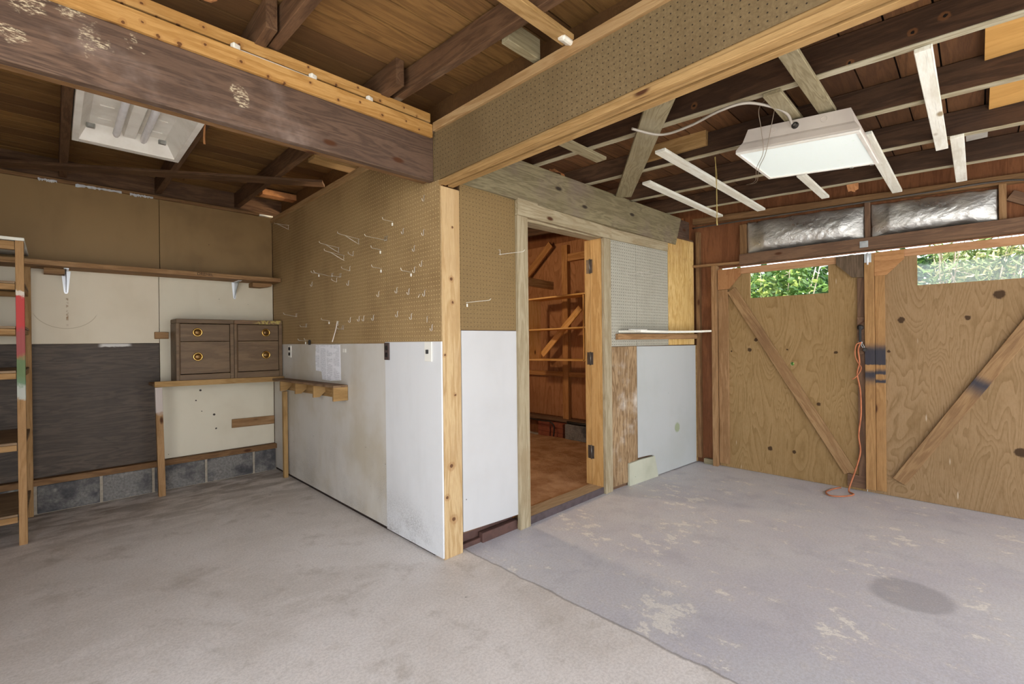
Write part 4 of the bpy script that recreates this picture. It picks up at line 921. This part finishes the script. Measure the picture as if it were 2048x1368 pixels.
# ------------------------------------------------------------------ pegboard hooks
RW = .0018
def finish_hook(m, loc, lab, group, name='peg_hook', rz=0.0, parts=None):
    o = m.build(name, MAT['galv'], M=Matrix.Translation(loc) @ Matrix.Rotation(rz, 4, 'Z'))
    return tag(o, lab, 'hook', group)
def J(m, L=.034, out=.02): return m.tube(bez([(.004, 0, .004), (-.004, 0, .0), (-.006, 0, -.01), (-.006, 0, -L+.006), (-.010, 0, -L), (-out+.003, 0, -L+.003), (-out, 0, -L+.014)], 5), RW)
def arm(m, L, up=.014, tip=.012): return m.tube(bez([(.004, 0, .0), (-.01, 0, .0), (-.5*L, 0, up*.35), (-L+.014, 0, up*.75-.002), (-L+.004, 0, up), (-L, 0, up+tip)], 5), RW)
JG = 'small J hooks on the partition pegboard'
js = [(.152, 1.869, 'small J hook nearest the post in the upper half of the pegboard, above two others'), (.251, 1.792, 'small J hook below and left of the topmost one near the post'), (.175, 1.693, 'small J hook at mid height nearest the post, right of the arm hook pair'),
 (.25, 1.665, 'small J hook right against the tip of the right-hand arm hook'), (1.114, 1.67, 'small J hook alone in the left half below the long arm hooks'), (.678, 1.555, 'small J hook leftmost of the row of five above the bottom row'),
 (.451, 1.561, 'small J hook second from left in the row of five above the bottom row'), (.314, 1.541, 'small J hook third from left in the row of five above the bottom row'), (.148, 1.518, 'small J hook nearest the post in the row above the bottom row'),
 (1.093, 1.401, 'small J hook leftmost of the four in the bottom row left of the seam'), (.956, 1.404, 'small J hook second of the four in the bottom row left of the seam'), (.888, 1.404, 'small J hook third of the four in the bottom row left of the seam'),
 (.752, 1.403, 'small J hook fourth of the four in the bottom row, nearest the seam'), (.448, 1.412, 'small J hook leftmost of the bottom row on the narrow sheet'), (.29, 1.39, 'small J hook in the middle of the bottom row on the narrow sheet'),
 (.078, 1.317, 'lowest small J hook, close to the post above the switch'), (1.78, 1.726, 'small J hook furthest left at mid height'), (.37, 1.915, 'dull J hook below the topmost arm hook'), (.144, 2.066, 'topmost J hook, high beside the post')]
for y, z, lab in js: finish_hook(J(MB()), (0, y, z), lab, JG)
m = MB().tube([(.003, 0, .002), (-.005, 0, 0), (-.006, 0, -.034)], RW); finish_hook(m, (0, .127, 1.366), 'straight bare wire hook in the bottom row near the post', JG)
m = MB().tube([(.003, 0, .002), (-.005, 0, 0), (-.016, 0, -.02)], RW); finish_hook(m, (0, .20, 1.50), 'stubby bare hook left of the J hook nearest the post', JG)
LG = 'long J hooks on the partition pegboard'
for y, z, L, lab in [(1.036, 1.871, .04, 'long J hook beside the triangular hooks'), (1.09, 1.77, .064, 'long J hook in the middle, under the triangular hooks'), (1.31, 1.711, .042, 'long J hook below the two long arm hooks')]:
    m = MB().tube(bez([(.004, 0, .002), (-.005, 0, 0), (-.006, 0, -.024), (-.010, 0, -.030), (-L, 0, -.018), (-L-.002, 0, -.006)], 5), RW); finish_hook(m, (0, y, z), lab, LG)
AG = 'arm hooks with white clips on the partition pegboard'
def clip(parent, zc=-.018): 
    b = MB().box(-.0085, -.002, -.005, .005, zc-.008, zc+.010, .001).build('clip', MAT['white_plastic'], M=Matrix()); b.parent = parent; b.matrix_parent_inverse = Matrix(); return b
for y, z, L, up, lab in [(.497, 1.982, .075, .004, 'clipped arm hook at the top right of the pegboard'), (.652, 1.828, .072, .006, 'clipped arm hook in the centre of the pegboard, upper of two'), (.646, 1.704, .072, .006, 'clipped arm hook in the centre of the pegboard, lower of two'),
   (.29, 1.64, .075, .006, 'clipped arm hook pointing from the small J hook pair near the post'), (1.64, 1.781, .067, .004, 'clipped arm hook at left overlapped by the long arm hook'), (1.456, 1.394, .066, .008, 'clipped arm hook in the bottom row above the paper chart'), (1.932, 1.24, .068, .008, 'clipped arm hook at bottom left, left of the dark clip')]:
    o = finish_hook(arm(MB(), L, up), (0, y, z), lab, AG); clip(o)
o = finish_hook(arm(MB(), .057, .008), (0, 1.825, 1.242), 'clipped arm hook carrying a dark spring clip at bottom left', AG)
b = MB().box(-.022, -.008, -.012, .012, -.035, .006, .003).build('spring_clip', MAT['dark_metal'], M=Matrix()); b.parent = o; b.matrix_parent_inverse = Matrix()
DG = 'double pronged arm hooks on the partition pegboard'
def prongs(m): 
    for d in (-.011, .011): m.tube([(.004, d, .026), (-.006, d, .026), (-.007, d, .002), (-.010, d, -.004)], RW)
    return m.tube([(-.008, -.011, 0), (-.008, .011, 0)], RW)
for y, z, L, up, lab in [(.576, 1.877, .154, .010, 'long double pronged arm hook right of the highest triangular hook'), (1.387, 1.73, .147, .026, 'long double pronged arm hook at mid left'), (1.247, 1.712, .072, .004, 'short double pronged arm hook just right of the mid left one'),
   (2.133, 1.457, .114, .022, 'double pronged arm hook furthest left above the cabinets'), (1.91, 1.359, .058, .004, 'double pronged arm hook low at left, above the white socket'), (1.212, 1.322, .049, .002, 'double pronged arm hook low, right of the hanging rod')]:
    finish_hook(arm(prongs(MB()), L, up, .008), (0, y, z), lab, DG)
TG = 'triangular bracket hooks on the partition pegboard'
for y, z, L, dz, lab in [(.95, 1.947, .156, .020, 'triangular wire hook, highest and rightmost of the three together'), (1.27, 1.934, .15, .021, 'triangular wire hook, left of the three together'), (1.185, 1.864, .15, .022, 'triangular wire hook, lowest of the three together'), (2.30, 2.292, .124, -.004, 'triangular wire hook alone in the top far corner')]:
    m = MB().tube(bez([(.004, 0, 0), (-.006, 0, 0), (-.1, 0, dz*.45), (-L+.004, 0, dz*.8), (-L, 0, dz+.008)], 5), RW)
    m.tube([(-.006, 0, 0), (-.007, 0, -.034)], RW).tube([(.004, 0, -.034), (-.007, 0, -.036), (-.105, 0, dz*.45)], RW)
    finish_hook(m, (0, y, z), lab, TG)
o = finish_hook(J(MB(), .03), (0, 1.292, 1.38), 'J hook from which the long white rod hangs', JG)
tag(MB().tube([(-.012, 1.292, 1.385), (-.022, 1.292, 1.33), (-.053, 1.292, 1.228)], [.004, .0034, .0036], 8).build('hanging_rod', MAT['scrap']), 'white painted rod hanging from a hook above the paper chart', 'rod')
# hooks on the doorway pegboard and the painted pegboard
m = MB()
prongs(m); arm(m, .16, .022, .004); finish_hook(m, (.45, 0, 1.762), 'long wire hook on the doorway pegboard beside the casing', 'hooks on the doorway wall pegboards', rz=PI/2+.75)
o = finish_hook(arm(MB(), .15, .014, .004), (.182, 0, 1.448), 'wire hook with clip low on the doorway pegboard near the post', 'hooks on the doorway wall pegboards', rz=PI/2+.55); clip(o)
for x, lab in [(1.862, 'left of the two wire hooks on the grey painted pegboard'), (2.085, 'right of the two wire hooks on the grey painted pegboard')]:
    m = MB(); prongs(m); arm(m, .19, .016, .004)
    finish_hook(m, (x, -.02-.0809*(x-1.64)+.003, 1.768), lab, 'hooks on the doorway wall pegboards', rz=PI/2+.55)

# ------------------------------------------------------------------ light fixtures
# boxed light on the right, hung a little askew
t = bpy.data.objects.new('boxed_light', None); COL.objects.link(t)
t.matrix_world = Matrix.Translation((1.335, -1.467, 2.180)) @ Matrix.Rotation(math.atan(.1), 4, 'X')
tag(t, 'square boxed ceiling light with milky lens hanging under the right-hand joists', 'light fixture')
def lp(name, m, mat, p):
    o = m.build(name, mat, M=Matrix()); o.parent = p; o.matrix_parent_inverse = Matrix(); o.matrix_basis = Matrix(); return o
hx, hy = .279, .268
m = MB(); bm = m.bm
prof = [(hx, hy, .002), (hx, hy, .012), (hx-.008, hy-.018, .040), (hx-.014, hy-.026, .052), (hx-.016, hy-.046, .116), (hx-.024, hy-.052, .118)]
rings = [[bm.verts.new((sx*a, sy*b, z)) for sx, sy in ((-1, -1), (1, -1), (1, 1), (-1, 1))] for a, b, z in prof]
for r0, r1 in zip(rings, rings[1:]):
    for q in range(4): bm.faces.new([r0[q], r0[(q+1) % 4], r1[(q+1) % 4], r1[q]])
bm.faces.new(rings[-1])
hs = lp('housing', m, MAT['fix_grey'], t)
m = MB()
for a in (-1, 1): m.box(a*(hx-.018), a*hx, -hy, hy, -.006, .004, .001).box(-hx+.0185, hx-.0185, a*(hy-.016), a*hy, -.006, .004, .001)
lp('lens_frame', m, MAT['fix_white'], t)
lp('lens', MB().box(-hx+.019, hx-.019, -hy+.017, hy-.017, -.001, .003), MAT['lens'], t)
for y in (-.12, .10): lp('knockout', MB().lathe([(.012, 0), (.0125, -.0015), (.014, -.0015), (.0145, 0)], (-hx+.0150, y, .088), 'x', 18), MAT['fix_grey'], t)
for y in (-.15, -.24): lp('catch', MB().box(hx-.012, hx+.003, y-.008, y+.008, -.010, -.004, .001), MAT['steel'], t)
lp('cable_clamp', MB().lathe([(.016, 0), (.016, -.008), (.008, -.012), (.008, -.022)], (-hx+.0165, -.0, .086), 'x', 12), MAT['dark_metal'], t)
tag(MB().tube(bez([(.60, -.85, 2.31), (.745, -.935, 2.296), (.75, -1.085, 2.292), (.72, -1.245, 2.300), (.76, -1.353, 2.312), (.90, -1.43, 2.312), (1.0, -1.460, 2.302), (1.045, -1.466, 2.268)], 8), .0065).build('supply_cable', MAT['cable']), 'pale grey supply cable looping from behind the brace to the boxed light', 'cable')
for pts, lab in [([(.78, -1.449, 2.317), (.93, -1.355, 2.345), (.99, -1.345, 2.27), (1.03, -1.342, 2.165), (1.20, -1.258, 2.150), (1.55, -1.14, 2.19), (1.93, -.966, 2.298)], 'thin wire drooping in front of the boxed light, left of two'), ([(.80, -1.478, 2.316), (.90, -1.44, 2.335), (.985, -1.40, 2.30), (1.03, -1.355, 2.160), (1.20, -1.27, 2.146), (1.55, -1.15, 2.185), (1.93, -.99, 2.297)], 'thin wire drooping in front of the boxed light, right of two')]:
    tag(MB().tube(bez(pts, 8), .0016, 5).build('thin_wire', MAT['wire']), lab, 'wire', 'thin wires by the boxed light')
rnd = random.Random(2)
m = MB()
for k in range(2): m.tube(bez([(1.348+.004*k, -.98+.006*k, 2.332)]+[(1.36+rnd.uniform(-.006, .006), -.98+rnd.uniform(-.006, .006), z) for z in (2.22, 2.10, 2.0)]+[(1.362, -.98, 1.96)]), .0018, 5)
m.tube(bez([(1.362, -.98, 1.965), (1.364, -.979, 1.94), (1.366, -.98, 1.915)]), [.003, .003, .003, .003, .003, .003, .003, .003, .0035, .0035, .0035, .0035, .004, .004, .004, .004, .001], 6)
tag(m.build('hanging_string', MAT['string']), 'frayed yellow string hanging from the joist left of the boxed light', 'string')
m = MB(); rnd = random.Random(8)
for k in range(3):
    a = Vector((2.55, -1.44-.02*k, 2.322)); m.quad(a, a+Vector((.0, -.03, .0)), a+Vector((.015, -.028, -.04-.02*rnd.random())), a+Vector((.01, -.008, -.05)))
o = m.build('torn_scrap', MAT['kraft']); tag(o, 'torn pinkish paper scrap hanging off the joist in front of the foil', 'scrap'); o.modifiers.new('thickness', 'SOLIDIFY').thickness = .001

# open troffer on the left: flange, pan, channel, two tubes
t = empty('strip_light', (-1.18, 1.10, 2.45), 'open white fluorescent fixture with two bare tubes over the left bay', 'light fixture')
x0, x1, y0, y1, zb, zt = -1.442, -.918, .49, 1.71, 2.452, 2.565
m = MB()
m.box(x0, x0+.03, y0, y1, zb, zb+.006, .001).box(x1-.03, x1, y0, y1, zb, zb+.006, .001).box(x0+.0305, x1-.0305, y1-.05, y1, zb, zb+.006, .001).box(x0+.0305, x1-.0305, y0, y0+.05, zb, zb+.006, .001)
part('flange', m, MAT['fix_white'], t)
m = MB()
def qd(*c): m.quad(*c)
i0, i1, j0, j1 = x0+.03, x1-.03, y0+.05, y1-.05; k0, k1, l0, l1 = x0+.075, x1-.085, y0+.13, y1-.10
A = [(i0, j0, zb+.005), (i1, j0, zb+.005), (i1, j1, zb+.005), (i0, j1, zb+.005)]; B = [(k0, l0, zt-.015), (k1, l0, zt-.015), (k1, l1, zt-.015), (k0, l1, zt-.015)]
for q in range(4): qd(A[q], A[(q+1) % 4], B[(q+1) % 4], B[q])
qd(*B)
for yy in (.80, 1.05, 1.30, 1.50):
    m.box(k0+.03, -1.275, yy-.006, yy+.006, zt-.022, zt-.0155, .001).box(-1.085, k1-.03, yy-.006, yy+.006, zt-.022, zt-.0155, .001)
o = part('pan', m, MAT['fix_white'], t)
part('rim', MB().box(x0, x0+.004, y0, y1, zb+.0065, zt).box(x1-.004, x1, y0, y1, zb+.0065, zt).box(x0+.0045, x1-.0045, y1-.004, y1, zb+.0065, zt).box(x0+.0045, x1-.0045, y0, y0+.004, zb+.0065, zt).box(x0, x1, y0, y1, zt+.0005, zt+.003), MAT['fix_white'], t)
m = MB(); m.prism([(-1.222, zt-.018), (-1.210, zt-.055), (-1.155, zt-.055), (-1.143, zt-.018)], 1.02, 'y', y0+.10); part('ballast_cover', m, MAT['fix_white'], t)
for x in (-1.247, -1.118):
    part('lamp_tube', MB().tube([(x, y0+.10, zb+.052), (x, y0+.115, zb+.052), (x, y1-.135, zb+.052), (x, y1-.115, zb+.046)], [.010, .0185, .0185, .012], 16), MAT['tube'], t)
for x in (-1.365, -1.03):
    part('lamp_holder', MB().box(x-.02, x+.02, y1-.20, y1-.175, zb+.035, zb+.06, .003).box(x-.014, x+.014, y1-.215, y1-.2005, zb+.03, zb+.05, .002), MAT['steel'], t)
tag(MB().tube(bez([(-.90, 1.02, 2.50), (-.892, 1.08, 2.47), (-.885, 1.12, 2.44), (-.882, 1.13, 2.41)]), [.006]*25, 6).build('frayed_scrap', MAT['kraft']), 'frayed fibre scrap hanging at the right end of the open light', 'scrap')

# ------------------------------------------------------------------ outdoors: greenery beyond the doors
def bush(name, c, rad, n, mat, lab, ls=.06, needle=False, seed=0, twigs=14, top=2.2):
    rnd = random.Random(seed); t = empty(name, (c[0], c[1], -.13), lab, 'bush', 'greenery beyond the garage doors')
    m = MB(); bm = m.bm
    for _ in range(n):
        th = rnd.uniform(0, 2*PI); u = rnd.uniform(-1, 1); r = rnd.uniform(.35, 1)**.5
        p = Vector((c[0]+rad[0]*r*math.cos(th)*math.sqrt(1-u*u), c[1]+rad[1]*r*math.sin(th)*math.sqrt(1-u*u), c[2]+rad[2]*r*u))
        p += .25*noise.noise_vector(p*1.4)
        if p.z < .0 or p.z > top+.05*noise.noise(p*3): continue
        d = Vector((rnd.gauss(0, 1), rnd.gauss(0, 1), rnd.gauss(-.3, .7))).normalized(); s = d.orthogonal().normalized(); s = (s*math.cos(1.7*rnd.random())+d.cross(s)*math.sin(3*rnd.random())).normalized()
        L = ls*rnd.uniform(.6, 1.4); W = L*(.12 if needle else .55)
        nn = d.cross(s)*L*.12
        a, b, cc, dd, e, f = p, p+d*L*.35+s*W*.5+nn, p+d*L*.75+s*W*.35+nn, p+d*L, p+d*L*.75-s*W*.35+nn, p+d*L*.35-s*W*.5+nn
        v = [bm.verts.new(q) for q in (a, b, cc, dd, e, f)]; bm.faces.new([v[0], v[1], v[2], v[3]]); bm.faces.new([v[0], v[3], v[4], v[5]])
    part('foliage', m, mat, t)
    m = MB()
    for _ in range(twigs):
        a = Vector((c[0]+rnd.uniform(-.5, .5)*rad[0], c[1]+rnd.uniform(-.8, .8)*rad[1], c[2]-rad[2]*.9)); a.z = max(a.z, -.1)
        b = a+Vector((rnd.uniform(-.5, .3), rnd.uniform(-.7, .7), rnd.uniform(.8, 1.9)*rad[2])); b.z = min(b.z, top+.05); mid = (a+b)/2+Vector((rnd.uniform(-.2, .2), rnd.uniform(-.2, .2), 0))
        r0 = rnd.uniform(.008, .02); pt = bez([a, mid, b], 5); m.tube(pt, [r0*(1-.7*i/len(pt)) for i in range(len(pt))], 5)
        for k in range(3):
            q = pt[rnd.randrange(3, len(pt))]; m.tube([q, q+Vector((rnd.uniform(-.3, .1), rnd.uniform(-.35, .35), rnd.uniform(-.1, .35)))], [.005, .002], 4)
    part('stem', m, MAT['twig'], t)
bush('leafy_bush', (5.2, .2, 1.5), (.9, 1.0, 1.7), 9000, MAT['leaf'], 'bright leafy bush outside the left garage door window', .085, seed=1, top=2.1)
bush('conifer', (5.3, -2.9, 1.9), (.75, 1.3, 2.0), 16000, MAT['needle'], 'pale feathery conifer with dry twigs outside the right garage door window', .12, True, seed=2, twigs=90, top=2.16)
bush('leafy_bush', (7.8, -.6, 1.8), (1.0, 3.6, 2.6), 16000, MAT['leaf_dark'], 'darker leafy hedge standing behind the conifer and the bright bush', .11, seed=3, top=2.4)

bush('leafy_bush', (11.5, -1.0, 1.3), (1.2, 11, 1.9), 16000, MAT['leaf_dark'], 'far dark hedge closing the view behind all the other bushes', .24, seed=5, top=2.95)
# ------------------------------------------------------------------ light
W = bpy.data.worlds.new('sky'); sc.world = W; W.use_nodes = True; nt = W.node_tree
bg = nt.nodes['Background']; tc = nt.nodes.new('ShaderNodeTexCoord'); sx = nt.nodes.new('ShaderNodeSeparateXYZ'); nt.links.new(tc.outputs['Generated'], sx.inputs[0])
mr = nt.nodes.new('ShaderNodeMapRange'); nt.links.new(sx.outputs[1], mr.inputs['Value'])
mr.inputs['From Min'].default_value = .3; mr.inputs['From Max'].default_value = -.7; mr.inputs['To Min'].default_value = 1.4; mr.inputs['To Max'].default_value = 2.1
nt.links.new(mr.outputs[0], bg.inputs['Strength'])
mx = nt.nodes.new('ShaderNodeMixRGB'); nt.links.new(sx.outputs[2], mx.inputs['Fac']); mx.inputs['Color1'].default_value = (.93, .97, 1.04, 1); mx.inputs['Color2'].default_value = (.82, .92, 1.06, 1)
nt.links.new(mx.outputs[0], bg.inputs['Color'])
def light(name, typ, loc, energy, color, **kw):
    l = bpy.data.lights.new(name, typ); l.energy = energy; l.color = color
    for k, v in kw.items(): setattr(l, k, v)
    o = bpy.data.objects.new(name, l); COL.objects.link(o); o.location = loc; return o
s = light('sun', 'SUN', (0, 0, 8), 7.0, (1, .985, .96), angle=.01)
s.rotation_euler = Vector((.22, .52, -.85)).to_track_quat('-Z', 'Y').to_euler()
light('closet_bulb', 'POINT', (.80, 1.60, 2.25), 27, (1, .79, .52), shadow_soft_size=.09)

# ------------------------------------------------------------------ camera
cam = bpy.data.cameras.new('camera'); co = bpy.data.objects.new('camera', cam); COL.objects.link(co)
cam.sensor_width = 36; cam.sensor_fit = 'HORIZONTAL'; cam.lens = 36*925.13/2048; cam.clip_start = .02; cam.clip_end = 200
R = ((.70964037, -.70447921, -.01093512), (-.00920719, .00624667, -.9999381), (.70450392, .70969713, -.00205338))
Mx = Matrix(((R[0][0], -R[1][0], -R[2][0], -1.532833), (R[0][1], -R[1][1], -R[2][1], -2.102626), (R[0][2], -R[1][2], -R[2][2], 1.22), (0, 0, 0, 1)))
co.matrix_world = Mx; sc.camera = co
vs = sc.view_settings; vs.view_transform = 'Standard'; vs.look = 'None'; vs.gamma = 1; vs.use_curve_mapping = False; vs.exposure = 1.22
sc.cycles.use_denoising = True; sc.cycles.max_bounces = 10; sc.cycles.diffuse_bounces = 6; sc.cycles.transparent_max_bounces = 16
sc.cycles.sample_clamp_indirect = 6
